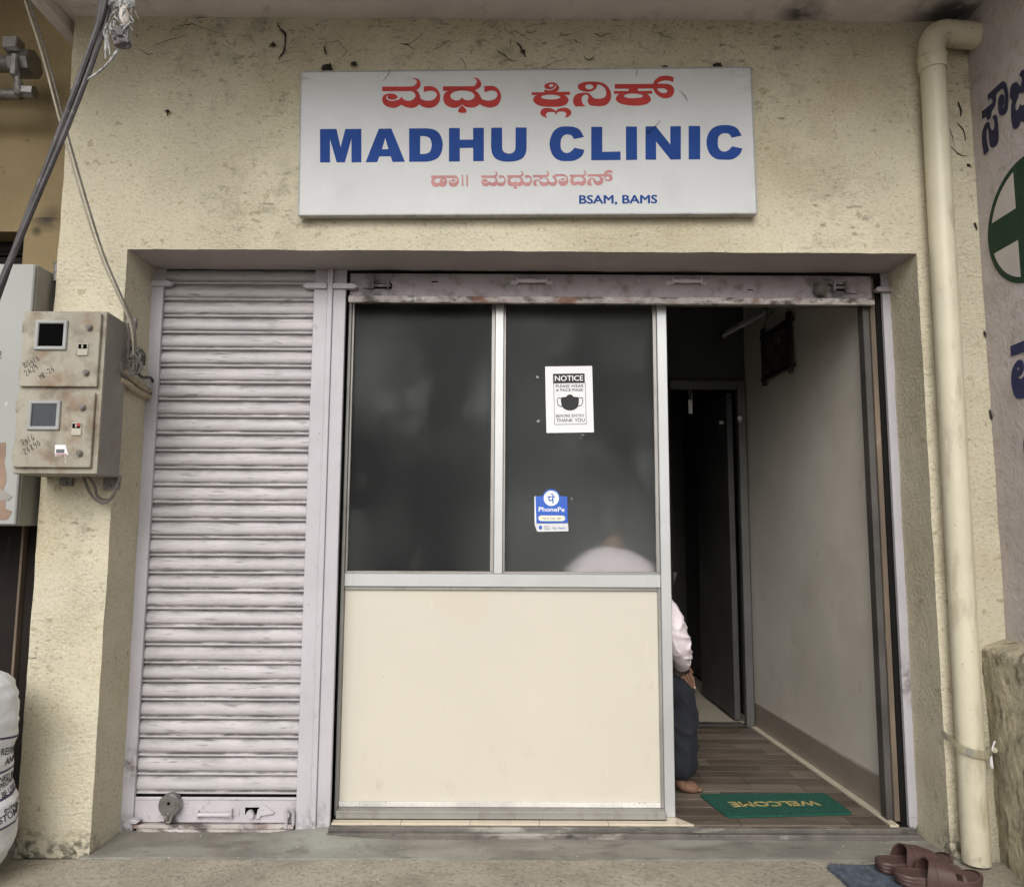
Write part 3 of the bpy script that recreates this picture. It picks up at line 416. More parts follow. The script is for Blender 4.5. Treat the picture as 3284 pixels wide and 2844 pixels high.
pmat('meter_metal', (.345,.315,.25), .55, var=.08, vscale=6, layers=[RUST, dict(col=(.13,.105,.07), scale=16, lo=.48, hi=.66, amt=.6, detail=9), dict(col=(.62,.6,.54), scale=50, lo=.68, hi=.72, stretch=(1,1,.4), amt=.7)], bumps=[(60,.15,.003,(1,1,1))])
pmat('meter_side', (.27,.255,.22), .6, var=.1, vscale=5, layers=[dict(col=(.2,.15,.10), scale=7, lo=.55, hi=.7, amt=.6, detail=9), dict(col=(.5,.49,.46), scale=34, lo=.68, hi=.72, stretch=(1,1,.35), amt=.7)])
pmat('plastic_grey', (.34,.34,.33), .4, var=.08, vscale=10)
pmat('meter_glass', (.03,.037,.045), .12, var=.1)
pmat('dark_hole', (.004,.004,.004), .9, spec=0)
pmat('ink', (.035,.03,.03), .8)
pmat('breaker', (.45,.42,.34), .5)
pmat('red_plastic', (.35,.03,.03), .4)
pmat('steel', (.33,.32,.31), .3, metal=.85, var=.15, vscale=20, layers=[dict(col=(.1,.09,.08), scale=40, lo=.58, hi=.7, amt=.6)])
pmat('old_steel', (.22,.20,.185), .55, metal=.5, var=.2, vscale=20, layers=[dict(col=(.05,.045,.04), scale=30, lo=.55, hi=.68, amt=.8)])
pmat('cabinet_paint', (.34,.345,.325), .55, var=.05, vscale=3, layers=[dict(col=(.36,.36,.34), scale=4, lo=.55, hi=.7, amt=.5), dict(col=(.65,.65,.63), scale=24, lo=.68, hi=.72, stretch=(1,1,.4), amt=.6)])
pmat('cabinet_side', (.26,.25,.215), .65, var=.1, vscale=4, layers=[dict(col=(.15,.12,.09), scale=6, lo=.55, hi=.7, amt=.6)])
pmat('poster_paper', (.29,.195,.14), .8, var=.12, vscale=12, layers=[dict(col=(.6,.45,.35), scale=20, lo=.6, hi=.7, amt=.6)])
pmat('poster_grey', (.30,.28,.25), .8, var=.12)
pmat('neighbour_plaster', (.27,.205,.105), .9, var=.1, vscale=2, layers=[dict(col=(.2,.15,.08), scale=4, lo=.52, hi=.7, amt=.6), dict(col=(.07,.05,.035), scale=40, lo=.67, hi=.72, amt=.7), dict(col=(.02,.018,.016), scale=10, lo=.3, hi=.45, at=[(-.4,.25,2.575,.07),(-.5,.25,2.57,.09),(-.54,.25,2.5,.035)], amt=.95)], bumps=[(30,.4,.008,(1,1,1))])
pmat('old_door', (.016,.012,.010), .8, spec=.2, var=.3, vscale=6, vstretch=(1,1,.3), layers=[dict(col=(.05,.036,.028), scale=18, lo=.6, hi=.72, stretch=(1,1,.3), amt=.7)])
pmat('cable_dark', (.075,.065,.068), .6, var=.25, vscale=14, layers=[dict(col=(.25,.23,.22), scale=30, lo=.6, hi=.7, amt=.5)])
pmat('cable_cream', (.42,.38,.30), .6, var=.12, vscale=20)
pmat('cable_grey', (.15,.135,.12), .65, var=.2, vscale=20)
pmat('cable_black', (.03,.028,.026), .5, var=.2)
pmat('conduit', (.42,.35,.24), .6, var=.15, vscale=30, layers=[dict(col=(.1,.08,.06), scale=40, lo=.58, hi=.7, amt=.7)])
pmat('web', (.026,.023,.021), .95)
pmat('rag', (.42,.42,.41), .95, var=.35, vscale=60)
pmat('rag_white', (.68,.60,.55), .8, var=.06)
pmat('rag_purple', (.13,.11,.115), .8, var=.25, vscale=40)
pmat('sack', (.74,.75,.76), .6, var=.04, vscale=10, layers=[dict(col=(.55,.55,.55), scale=16, lo=.58, hi=.72, amt=.5)], bumps=[(45,.5,.008,(1,1,1)), (300,.3,.001,(1,1,1))])
pmat('sack_ink', (.06,.04,.10), .7, var=.2, vscale=60)
pmat('sack_black', (.035,.03,.04), .7, var=.3, vscale=80, layers=[dict(col=(.5,.5,.5), scale=120, lo=.66, hi=.7, amt=.6)])
pmat('rubber', (.078,.042,.036), .5, var=.12, vscale=18, layers=[dict(col=(.15,.10,.085), scale=30, lo=.58, hi=.72, amt=.5)], bumps=[(120,.2,.001,(1,1,1))])
pmat('rubber_inner', (.10,.056,.046), .65, var=.15, vscale=20, layers=[dict(col=(.07,.04,.035), scale=9, lo=.5, hi=.66, amt=.6)], bumps=[(400,.4,.001,(1,1,1))])
pmat('mat_green', (.004,.078,.050), .95, var=.25, vscale=90, layers=[dict(col=(.012,.035,.028), scale=22, lo=.6, hi=.7, amt=.7), dict(col=(.03,.16,.11), scale=200, lo=.55, hi=.7, amt=.6)], bumps=[(350,.8,.003,(1,1,1))])
pmat('mat_gold', (.42,.33,.12), .9, var=.25, vscale=60)
pmat('skin', (.20,.105,.068), .55, var=.1, vscale=30, bumps=[(150,.2,.002,(1,1,1))])
pmat('skin_foot', (.27,.16,.12), .6, var=.14, vscale=30)
pmat('nail', (.5,.36,.3), .35)
pmat('hair', (.012,.011,.011), .6)
pmat('shirt', (.80,.71,.745), .85, var=.04, vscale=6, bumps=[(22,.35,.012,(1,1,.6))])
pmat('trousers', (.011,.013,.020), .9, var=.15, vscale=8, bumps=[(16,.4,.012,(1,1,.35))])
pmat('eye_white', (.7,.68,.65), .4)
pmat('plastic_red', (.22,.02,.018), .45)
pmat('picture_print', (.10,.06,.05), .5, var=.5, vscale=18, layers=[dict(col=(.28,.18,.13), scale=20, lo=.55, hi=.65, amt=.8)])
pmat('picture_frame', (.018,.013,.011), .5)
pmat('tube_white', (.55,.55,.54), .4)
pmat('ceramic', (.6,.6,.6), .2)
pmat('mural_blue', (.022,.022,.062), .8, var=.15, vscale=20, bumps=[(60,.5,.006,(1,1,1))])
pmat('mural_blue_low', (.022,.026,.10), .8, var=.15, vscale=20)
pmat('mural_green', (.008,.040,.017), .8, var=.12, vscale=12, bumps=[(60,.5,.006,(1,1,1))])
pmat('mural_pale', (.53,.49,.46), .9, var=.05)
pmat('grit_dark', (.06,.055,.05), .9)
pmat('grit_pale', (.62,.59,.53), .9)
pmat('grit_brown', (.20,.15,.10), .9)
def glass_mat():
    m = bpy.data.materials.new('film_glass'); m.use_nodes = True; t = m.node_tree; b = t.nodes['Principled BSDF']
    pos = N(t, 'ShaderNodeNewGeometry').outputs['Position']
    b.inputs['Transmission Weight'].default_value = 1.0; b.inputs['IOR'].default_value = 1.17
    b.inputs['Base Color'].default_value = (.96,.97,.965,1)
    t.links.new(mrange(t, noise_out(t, pos, 2.2, 4), .35, .7, .30, .40), b.inputs['Roughness'])
    d = N(t, 'ShaderNodeBsdfDiffuse')
    cc = mixc(t, mrange(t, noise_out(t, pos, 1.1, 2, (1,1,.9)), .36, .68), (.02,.022,.023), (.24,.255,.243))
    cc = mixc(t, mrange(t, noise_out(t, pos, 4.0, 7, (1,1,.8), .55, 7.0), .54, .72), cc, (.20,.21,.20)); cc = mixc(t, mrange(t, noise_out(t, pos, 120, 4, (1,1,1), .6, 4.0), .745, .76), cc, (.5,.5,.49))
    t.links.new(cc, d.inputs['Color'])
    mx = N(t, 'ShaderNodeMixShader'); mx.inputs[0].default_value = .17
    t.links.new(b.outputs[0], mx.inputs[1]); t.links.new(d.outputs[0], mx.inputs[2])
    t.links.new(mx.outputs[0], t.nodes['Material Output'].inputs['Surface'])
    MATS['film_glass'] = m
glass_mat()
# ------------------------------------------------------------------ ground
def grid_sheet(x0, x1, y0, y1, nx, ny, fz):
    b = B(); V = [[b.bm.verts.new((x0+(x1-x0)*i/nx, y0+(y1-y0)*j/ny, fz(x0+(x1-x0)*i/nx, y0+(y1-y0)*j/ny))) for j in range(ny+1)] for i in range(nx+1)]
    for i in range(nx):
        for j in range(ny): b.bm.faces.new((V[i][j], V[i+1][j], V[i+1][j+1], V[i][j+1]))
    return b
b = B(); b.raw([(-600,-800,-.32),(600,-800,-.32),(600,400,-.32),(-600,400,-.32)], [(0,1,2,3)])
solo('street_ground', b, 'asphalt', kind='structure')
fz = lambda x, y: -.008+.004*noise.noise(Vector((x*2.1, y*2.1, 0)))+.0015*noise.noise(Vector((x*11, y*11, 3)))-.012*max(0, -y-.1)
b = grid_sheet(-2.6, 5.2, -1.35, -.03, 160, 40, fz)
n0 = len(b.bm.verts)
b.box(-2.6, 5.2, -1.35, .36, -.32, -.03)
solo('porch_floor', b, 'concrete', kind='structure')
fz2 = lambda x, y: -.007+.003*noise.noise(Vector((x*3.1, y*4.1, 5)))+.002*noise.noise(Vector((x*13, y*13, 9)))-(.008 if y < -.028 else 0)+(.02*max(0, 1-abs(x-.82)/.22)*max(0, min(1, (y-.06)/.14)))
b = grid_sheet(-.02, 3.24, -.045, .232, 200, 22, lambda x, y: fz2(x, y))
for v in b.bm.verts:
    if v.co.y < -.02: v.co.y += .012*noise.noise(Vector((v.co.x*4, 1.3, 0)))+.005*noise.noise(Vector((v.co.x*17, 4.3, 0)))
solo('sill_floor', b, 'sill_concrete', kind='structure')
pp = [(2.705,-.088),(2.76,-.082),(2.84,-.086),(2.95,-.075),(2.99,-.14),(2.96,-.26),(2.90,-.36),(2.70,-.36),(2.715,-.25),(2.712,-.16)]
pp = [(p.x, p.y) for p in crom([(a, c, 0) for a, c in pp], 5, True)]
pp = [(a+.004*noise.noise(Vector((a*60, c*60, 0))), c+.004*noise.noise(Vector((a*60, c*60, 7)))) for a, c in pp]
b = B(); b.prism(pp, lambda a, c, d: (a, c, d), -.01, .0055)
solo('floor_patch', b, 'blue_patch', kind='structure')
# ------------------------------------------------------------------ clinic building
bld = thing('clinic_building', (1.6, .2, 0), 'cream plastered shop building around the recessed clinic front', 'building')
def jit(p, amp=.0028):
    v = Vector(p); n1 = noise.noise_vector(v*7.0); n2 = noise.noise_vector(v*26.0)
    return v+Vector((n1.x*amp+n2.x*amp*.5, n1.y*amp*1.3+n2.y*amp*.5, n1.z*amp+n2.z*amp*.5))
def lin(a, c, st):
    n = max(1, round((c-a)/st)); return [a+(c-a)*i/n for i in range(n)]
def facade():
    b = B(); cache = {}
    def V(x, y, z):
        k = (round(x, 4), round(y, 4), round(z, 4))
        if k not in cache:
            q = jit(k)
            if y > .2: q.y = y
            cache[k] = b.bm.verts.new(q)
        return cache[k]
    st = .03
    xs = lin(-.28, 0, st)+lin(0, 3.2, st)+lin(3.2, 3.47, st)+[3.47]
    zs = lin(-.02, 2.32, st)+lin(2.32, 3.34, st)+[3.34]
    ys = lin(0, .238, st)+[.238]
    def inside(x, z): return not (0 <= x < 3.2-1e-6 and z < 2.32-1e-6)
    for i in range(len(xs)-1):
        for j in range(len(zs)-1):
            if inside((xs[i]+xs[i+1])/2, (zs[j]+zs[j+1])/2):
                b.bm.faces.new((V(xs[i],0,zs[j]), V(xs[i+1],0,zs[j]), V(xs[i+1],0,zs[j+1]), V(xs[i],0,zs[j+1])))
    for k in range(len(ys)-1):
        for j in range(len(zs)-1):
            for x in ((-.28, 0, 3.2) if zs[j+1] <= 2.3201 else (-.28,)):
                b.bm.faces.new((V(x,ys[k],zs[j]), V(x,ys[k+1],zs[j]), V(x,ys[k+1],zs[j+1]), V(x,ys[k],zs[j+1])))
        for i in range(len(xs)-1):
            if xs[i] >= -1e-6 and xs[i+1] <= 3.2001:
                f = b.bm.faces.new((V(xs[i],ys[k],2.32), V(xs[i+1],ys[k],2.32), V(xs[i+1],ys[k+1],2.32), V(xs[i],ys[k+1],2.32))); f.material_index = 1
    return b
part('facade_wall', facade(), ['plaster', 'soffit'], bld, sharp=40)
b = B()
b.box(-.27, .0, .245, .42, -.02, 2.75).box(3.205, 3.7, .245, .42, -.02, 3.34).box(-.27, 3.205, .285, .36, 2.20, 3.34)
parts('inner_wall', b, 'inner_shade', bld)
b = grid_sheet(-.31, 4.6, -.98, .30, 160, 60, lambda x, y: 3.33+.004*noise.noise(Vector((x*3, y*3, 2))))
b.box(-.31, 4.6, -.98, .6, 3.345, 3.52)
part('ceiling_slab', b, 'slab_paint', bld)
b = B(); b.box(-.365, -.312, -.99, .30, 3.275, 3.53, .006)
part('edge_beam', b, 'slab_paint', bld)
# room behind the shutter
WX = lambda y: 3.125-.0497*(y-.28)
b = B(); b.prism([(WX(.30)+.012, .322), (WX(1.80), 1.80), (3.7, 1.80), (3.7, .322)], lambda a, c, d: (a, c, d), .03, 2.75)
part('room_wall', b, 'interior_paint', bld, label='dirty off-white side wall of the hallway')
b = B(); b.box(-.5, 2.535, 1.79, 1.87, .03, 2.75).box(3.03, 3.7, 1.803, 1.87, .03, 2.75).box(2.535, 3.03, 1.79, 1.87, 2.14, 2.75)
parts('back_wall', b, 'hall_back_shade', bld)
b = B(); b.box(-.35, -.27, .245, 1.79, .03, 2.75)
part('far_wall', b, 'hall_back_shade', bld)
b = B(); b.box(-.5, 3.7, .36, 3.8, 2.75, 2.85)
part('room_ceiling', b, 'hall_back_shade', bld)
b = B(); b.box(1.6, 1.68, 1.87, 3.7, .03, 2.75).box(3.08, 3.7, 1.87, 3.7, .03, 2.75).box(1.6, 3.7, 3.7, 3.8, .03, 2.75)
parts('passage_wall', b, 'inner_shade', bld)
# hallway floor with planks, tiles, skirting
b = B(); b.box(.842, 3.165, .215, .3005, -.03, .022).box(-.3, 3.7, .301, 3.75, -.03, .022)
flo = solo('room_floor', b, 'black_gap', kind='structure')
yy = .216; row = 0; pw = .098
while yy < 1.78:
    x = 2.2-random.uniform(0, .5)
    y1 = min(yy+pw, 1.79)
    while x < WX(y1)-.05:
        L = random.choice((.45, .6, .75)); xa, xb = max(x, 1.7 if yy > .30 else 2.236), min(x+L, WX(y1)-.046)
        if xb-xa > .03:
            p = B(); p.box(xa+.0012, xb-.0012, yy+.0012, y1-.0012, .0, .03+random.uniform(-.0006, .0006), .0012)
            part('plank', p, random.choice(PLK), flo)
        x += L
    yy += pw; row += 1
for i in range(5):
    p = B(); xa = .845+i*.2776; p.box(xa+.0008, xa+.2768, .216, .256, .0, .031, .001); part('tile', p, 'border_tile', flo)
p = B(); p.prism([(2.234,.2165),(2.296,.2165),(2.2415,.292),(2.234,.292)], lambda a, c, d: (a, c, d), 0, .031); part('tile', p, 'border_tile', flo)
p = B(); p.box(2.1968, 2.2336, .2566, .2935, 0, .031, .001); part('tile', p, 'border_tile', flo)
for i in range(4):
    ya = .217+i*.392; yb = min(ya+.3915, 1.786)
    p = B(); p.prism([(WX(ya)-.044, ya), (WX(ya)-.009, ya), (WX(yb)-.009, yb), (WX(yb)-.044, yb)], lambda a, c, d: (a, c, d), 0, .032); part('border_strip', p, 'border_tile', flo)
    ya = max(ya, .323); p = B(); p.prism([(WX(ya)-.010, ya), (WX(ya)+.01, ya), (WX(yb)+.01, yb), (WX(yb)-.010, yb)], lambda a, c, d: (a, c, d), .03, .168); part('skirting', p, 'skirting_tile', flo)
for i in range(3):
    for j in range(4):
        p = B(); p.box(1.68+i*.46+.001, 1.68+(i+1)*.46-.001, 1.87+j*.46+.001, 1.87+(j+1)*.46-.001, 0, .031, .001); part('tile', p, 'floor_tile', flo)
p = B(); p.box(2.56, 2.985, 1.79, 1.868, 0, .032, .001); part('tile', p, 'dark_frame', flo)
b = B(); b.box(.84, 3.175, .188, .214, -.02, .026, .003).box(.84, 3.175, .160, .187, -.02, .012, .003)
part('threshold', b, 'threshold', flo, label='worn metal door threshold')
# ------------------------------------------------------------------ right side wall with painted mural
sw = thing('side_wall', (3.6, -.6, 0), 'mauve side wall with a painted green cross and dark blue lettering', 'wall')
def lumpy(nx, ny, f):
    b = B(); V = [[b.bm.verts.new(f(i/nx, j/ny)) for j in range(ny+1)] for i in range(nx+1)]
    for i in range(nx):
        for j in range(ny): b.bm.faces.new((V[i][j], V[i+1][j], V[i+1][j+1], V[i][j+1]))
    return b
def swf(u, v):
    y = .004-1.3*u; z = .6+2.74*v
    return (3.46+.0013*noise.noise(Vector((y*6, z*6, 1)))+.0006*noise.noise(Vector((y*25, z*25, 1))), y, z)
b = lumpy(50, 100, swf); b.box(3.475, 3.9, -1.3, .24, .0, 3.32)
part('wall_face', b, 'mural_wall', sw)
def lwf(u, v):
    y = .08-1.35*u
    if v < .72:
        z = -.03+.77*v/.72; t = z/.74; x = (3.385+.25*min(0, y)*.9)*(1-t)+3.362*t
    else:
        s = (v-.72)/.28; a = s*math.pi/2; x = 3.362+.13*s*s+.03*(1-math.cos(a)); z = .74+.04*math.sin(a)+.02*s
    p = Vector((x, y, z)); k = noise.noise_vector(p*6)*.006+noise.noise_vector(p*45)*.004
    return p+Vector((k.x, k.y*.4, k.z*.6))
part('wall_base', lumpy(170, 120, lwf), 'low_plaster', sw, label='rough mossy plaster base of the side wall', sharp=60)
wf = lambda v: (3.4572-v.z*.4, v.x, v.y)
for i, (lst, mt) in enumerate(((MURAL[:3], 'mural_blue'), (MURAL[3:], 'mural_blue_low'))):
    vs, fs = outline_geo(lst, .002); parts('painted_lettering', geo_b(vs, fs, wf), mt, sw)
cy, cz, R = -.294, 2.35, .237
cir = [(cy+R*math.cos(2*math.pi*k/64), cz+R*math.sin(2*math.pi*k/64)) for k in range(64)]
b = B(); b.prism(cir, lambda a, c, d: (d, a, c), 3.4566, 3.470); part('painted_cross', b, 'mural_green', sw)
R2, h = .214, .062
for sy in (-1, 1):
    for sz in (-1, 1):
        a0 = math.asin(h/R2); a1 = math.pi/2-a0
        q = [(h, h)]+[(R2*math.cos(a0+(a1-a0)*k/14), R2*math.sin(a0+(a1-a0)*k/14)) for k in range(15)]
        b = B(); b.prism([(cy+sy*a, cz+sz*c) for a, c in q], lambda a, c, d: (d, a, c), 3.4558, 3.4562); part('painted_quadrant', b, 'mural_pale', sw)
# ------------------------------------------------------------------ neighbouring shop on the left
nb = thing('neighbour_shop', (-1.0, .4, 0), 'shaded ochre wall and dark door of the shop left of the pillar', 'building')
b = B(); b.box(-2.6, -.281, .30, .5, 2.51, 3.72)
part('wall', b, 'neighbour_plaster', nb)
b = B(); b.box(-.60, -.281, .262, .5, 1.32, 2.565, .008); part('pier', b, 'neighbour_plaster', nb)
b = B(); b.box(-2.6, -.366, -1.2, .5, 3.72, 3.85); part('shade_slab', b, 'slab_paint', nb)  # unseen slab, set low to keep the ochre wall in shade
b = B()
SP = .0734
def slat_profile(): return [(0,-.010),(-.0022,-.009),(-.0032,.003),(-.011,.0070),(-.023,.0112),(-.035,.0125),(-.045,.0110),(-.0515,.0070),(-.0535,.0005),(-.0565,.0005),(-.0585,.0070),(-.0625,.0105),(-.0665,.0095),(-.0690,.004),(-.0697,-.009),(-.0734,-.010)]
def slat_b(x0, x1, y, z, nx=1):
    b = B(); pr = slat_profile(); n = len(pr)
    V = [[b.bm.verts.new((x0+(x1-x0)*i/nx, y-o, z+dz)) for dz, o in pr] for i in range(nx+1)]
    for i in range(nx):
        for k in range(n-1): b.bm.faces.new((V[i][k], V[i+1][k], V[i+1][k+1], V[i][k+1]))
    return b
src = part('slat', slat_b(-2.6, -.59, .42, 2.51), 'old_door', nb, sharp=60)
for k in range(1, 6): inst(src, nb, (0, 0, -SP*k))
b = B(); b.box(-2.6, -.59, .43, .5, -.02, 2.6); part('shutter_backing', b, 'black_gap', nb)
b = B(); b.box(-.45, -.282, .215, .26, -.02, 1.319, .004).box(-1.6, -.463, .23, .26, -.02, 1.319, .004); b.box(-.462, -.4515, .19, .26, -.02, 1.319, .002, mi=1); part('door', b, ['old_door', 'brown_wood'], nb, label='dark brown weathered door edge')
# grey wall cabinet
cb = thing('wall_cabinet', (-.7, .1, 1.2), 'large pale grey metal cabinet with a torn poster left of the pillar', 'cabinet')
b = B(); b.box(-1.1, -.300, -.090, .235, 1.205, 2.222, .004); part('body', b, 'cabinet_side', cb)
b = B(); b.box(-1.1, -.302, -.106, -.091, 1.209, 2.218, .004); part('door', b, 'cabinet_paint', cb)
pl = [(-.60,1.50),(-.36,1.517),(-.352,1.47),(-.362,1.44),(-.35,1.40),(-.345,1.37),(-.356,1.345),(-.34,1.30),(-.338,1.27),(-.31,1.262),(-.322,1.24),(-.33,1.232),(-.345,1.225),(-.60,1.228)]
pl = [(a+random.uniform(-.004, .004), c+random.uniform(-.004, .004)) for a, c in pl]
b = B(); b.prism(pl, lambda a, c, d: (a, d, c), -.1072, -.1060); part('torn_poster', b, 'poster_paper', cb)
b = B(); b.prism([(-.45,1.34),(-.37,1.345),(-.335,1.325),(-.318,1.315),(-.33,1.30),(-.36,1.298),(-.45,1.30)], lambda a, c, d: (a, d, c), -.1084, -.1074); part('torn_poster', b, 'poster_grey', cb)
b = B(); b.cyl((-.292, .02, 2.19), (-.292, .02, 2.265), .012, 8); b.cyl((-.292, .02, 2.262), (-.292, .02, 2.270), .014, 8, .010); part('hinge_pin', b, 'old_steel', cb)
# handwriting strokes
GL = {'B': [[(0,0),(0,1),(.35,.95),(.4,.75),(.05,.52),(.45,.4),(.45,.1),(0,0)]], 'S': [[(.45,.85),(.2,1),(0,.8),(.2,.55),(.42,.35),(.3,.05),(0,.1)]],
 'g': [[(.4,.6),(.15,.7),(0,.45),(.15,.25),(.38,.4),(.4,.6),(.42,.0),(.25,-.25),(0,-.15)]], 'l': [[(.1,1),(.1,.1),(.2,0)]], 'h': [[(0,1),(0,0)],[(0,.4),(.2,.6),(.35,.45),(.35,0)]],
 '2': [[(0,.8),(.2,1),(.42,.85),(.35,.5),(0,0),(.5,0)]], 'A': [[(0,0),(.25,1),(.5,0)],[(.1,.35),(.42,.35)]], '9': [[(.42,.7),(.2,1),(0,.75),(.15,.5),(.4,.65),(.42,.8),(.35,0)]],
 'M': [[(0,0),(.05,1),(.3,.4),(.52,1),(.6,0)]], 'R': [[(0,0),(0,1),(.38,.9),(.35,.6),(0,.5),(.42,0)]], '6': [[(.4,1),(.08,.55),(.05,.15),(.28,0),(.42,.25),(.25,.48),(.05,.3)]],
 '4': [[(.3,0),(.3,1),(0,.35),(.48,.35)]], '8': [[(.4,.85),(.2,1),(.05,.8),(.4,.3),(.25,0),(.02,.2),(.4,.85)]], '0': [[(.2,1),(0,.5),(.2,0),(.4,.5),(.2,1)]], '-': [[(0,.45),(.3,.45)]], 'G': [[(.42,.85),(.2,1),(0,.5),(.2,0),(.42,.2),(.42,.45),(.25,.45)]], '.': [[(.1,.05),(.14,.02)]], ' ': []}
def scribble(b, txt, x, z, y, h, ang, r=.0011):
    ca, sa = math.cos(ang), math.sin(ang); u = 0
    for ch in txt:
        for st in GL[ch]:
            b.tube([(x+(u+p*.8)*h*ca-q*h*sa, y, z+(u+p*.8)*h*sa+q*h*ca) for p, q in st], r, 5, 2)
        u += .62 if ch != ' ' else .35
    return b
b = scribble(B(), '2', -.412, 1.845, -.1064, .026, .1, .0016); part('marker_writing', b, 'ink', cb)
# ------------------------------------------------------------------ meter box on the pillar
mb = thing('meter_box', (-.11, -.1, 1.393), 'rusty beige double electric meter box mounted on the left pillar', 'meter box')
b = B(); b.prism([(-.262,-.200),(.046,-.200),(.030,-.012),(-.262,-.012)], lambda a, c, d: (a, c, d), 1.393, 2.003, bev=.003)
bd = part('body', b, 'meter_side', mb)
b = B(); b.box(-.2615, .045, -.2035, -.1995, 1.395, 2.001, .001); part('front_plate', b, 'meter_metal', mb)
def mdoor(x0, x1, z0, z1, wx0, wx1, wz0, wz1, pane, rot):
    b = B(); b.box(x0, x1, -.2175, -.2045, z0, z1, .0025)
    d = part('door', b, 'meter_metal', mb)
    f = B(); t = .014
    f.box(wx0, wx1, -.226, -.217, wz1-t, wz1, .003).box(wx0, wx1, -.226, -.217, wz0, wz0+t, .003).box(wx0, wx0+t, -.2265, -.217, wz0+.004, wz1-.004, .003).box(wx1-t, wx1, -.2265, -.217, wz0+.004, wz1-.004, .003)
    part('window_frame', f, 'plastic_grey', d)
    f = B(); f.box(wx0+t*.8, wx1-t*.8, -.220, -.2176, wz0+t*.8, wz1-t*.8); part('window_pane', f, pane, d)
    for z in (z0+.052, z1-.055):
        f = B(); f.cyl((x1-.040, -.216, z), (x1-.040, -.226, z), .0115, 14).cyl((x1-.040, -.226, z), (x1-.040, -.229, z), .008, 12); f.box(x1-.047, x1-.033, -.231, -.2285, z-.002, z+.002, rot=Matrix.Rotation(.5, 3, 'Y')); part('lock', f, 'old_steel', d)
    for z in (z0+.05, z1-.05):
        f = B(); f.cyl((x0-.004, -.21, z-.022), (x0-.004, -.21, z+.022), .005, 8); part('hinge', f, 'meter_metal', d)
    return d
d1 = mdoor(-.254, .031, 1.714, 1.991, -.207, -.088, 1.85, 1.963, 'dark_hole', 0)
d2 = mdoor(-.255, .027, 1.416, 1.692, -.211, -.0925, 1.552, 1.662, 'meter_glass', 0)
for d, xa, xb, za, zb, red in ((d1, -.0465, -.008, 1.83, 1.876, 0), (d2, -.0485, -.012, 1.533, 1.580, 1)):
    f = B(); f.box(xa, xb, -.222, -.2172, za, zb, .0015); f.box(xa+.004, xb-.004, -.2235, -.2218, zb-.020, zb-.004, mi=1); f.box((xa+xb)/2-.003, (xa+xb)/2+.003, -.2265, -.2234, zb-.019, zb-.006, .001)
    if red: f.box(xa+.019, xb-.003, -.2250, -.2236, zb-.014, zb-.002, mi=2)
    part('breaker_switch', f, ['breaker', 'dark_hole', 'red_plastic'], d)
f = scribble(B(), 'BSglh', -.236, 1.783, -.2178, .021, .5); scribble(f, '2A29', -.228, 1.752, -.2178, .022, .62); scribble(f, 'MR-26', -.172, 1.739, -.2178, .020, .68)
part('marker_writing', f, 'ink', d1)
f = scribble(B(), 'SglG', -.224, 1.497, -.2178, .021, .42); scribble(f, '24890', -.212, 1.462, -.2178, .023, .55)
part('marker_writing', f, 'ink', d2)
f = B(); f.prism([(-.105,1.498),(-.066,1.498),(-.054,1.460),(-.103,1.458)], lambda a, c, d: (a, d, c), -.2195, -.2178); f.box(-.099, -.069, -.2202, -.2194, 1.468, 1.482, mi=1); f.box(-.102, -.060, -.2202, -.2194, 1.461, 1.465, mi=2)
part('sticker', f, ['paper', 'print_grey', 'red_plastic'], d2)
b = B(); b.box(.02, .062, -.016, -.006, 1.985, 2.03, .002); b.box(-.03, .035, -.016, -.006, 1.345, 1.40, .002); b.box(-.20, -.15, -.016, -.006, 1.36, 1.40, .002)
for p in ((.045,2.01),(0,1.36),(-.175,1.372)): b.cyl((p[0],-.016,p[1]),(p[0],-.022,p[1]),.006,8)
parts('mounting_bracket', b, 'old_steel', mb)
# ------------------------------------------------------------------ cables
b = B()
base = [(-.35,-.6,1.05),(-.21,-.6,1.55),(-.09,-.6,1.967),(-.033,-.6,2.149),(.072,-.6,2.488),(.157,-.6,2.803),(.185,-.6,2.963),(.215,-.6,3.335)]
for k, (dx, dy, rr) in enumerate(((0,0,.0095),(.011,.006,.0085),(-.006,-.012,.0075))):
    P = crom(base, 4); Q = []
    for i, p in enumerate(P):
        a = i*.22+k*2.1; Q.append(p+Vector((.008*math.cos(a)+dx*.4, .008*math.sin(a)+dy*.4, 0)))
    b.tube(Q, rr, 8, 2, jit=.04)
solo('cable_bundle', b, 'cable_dark', 'thick dark twisted cable bundle hanging diagonally at upper left', 'cable')
TH = [(-.335,-.31,3.34),(-.292,-.3,3.182),(-.224,-.28,2.976),(-.147,-.25,2.697),(-.083,-.2,2.446),(-.036,-.14,2.254),(.019,-.1,2.11),(.058,-.06,2.003),(.062,-.03,1.911),(.060,-.022,1.86)]
for nm, dx, mt, lab in (('service_wire', 0, 'cable_cream', 'cream service wire running down to the meter box, left one of the pair'), ('service_wire', .0135, 'cable_grey', 'greyish service wire running down to the meter box, right one of the pair')):
    b = B(); b.tube([(p[0]+dx*(1-.6*min(1, max(0, (2.3-p[2])*2))), p[1]+.006*(dx > 0), p[2]) for p in TH], .0042, 7, 6); solo(nm, b, mt, lab, 'wire', 'service wires')
b = B()
b.tube([(.041,-.03,1.95),(.058,-.02,1.90),(.075,-.02,1.87),(.094,-.02,1.845),(.086,-.02,1.812),(.062,-.02,1.805),(.042,-.02,1.84),(.046,-.02,1.90),(.07,-.018,1.905),(.09,-.015,1.86),(.075,-.015,1.82)], .0055, 7, 6)
b.tube([(.044,-.05,2.0),(.05,-.04,1.93),(.045,-.03,1.86),(.058,-.02,1.82),(.085,-.01,1.83),(.082,.0,1.87),(.055,-.01,1.90)], .005, 7, 6)
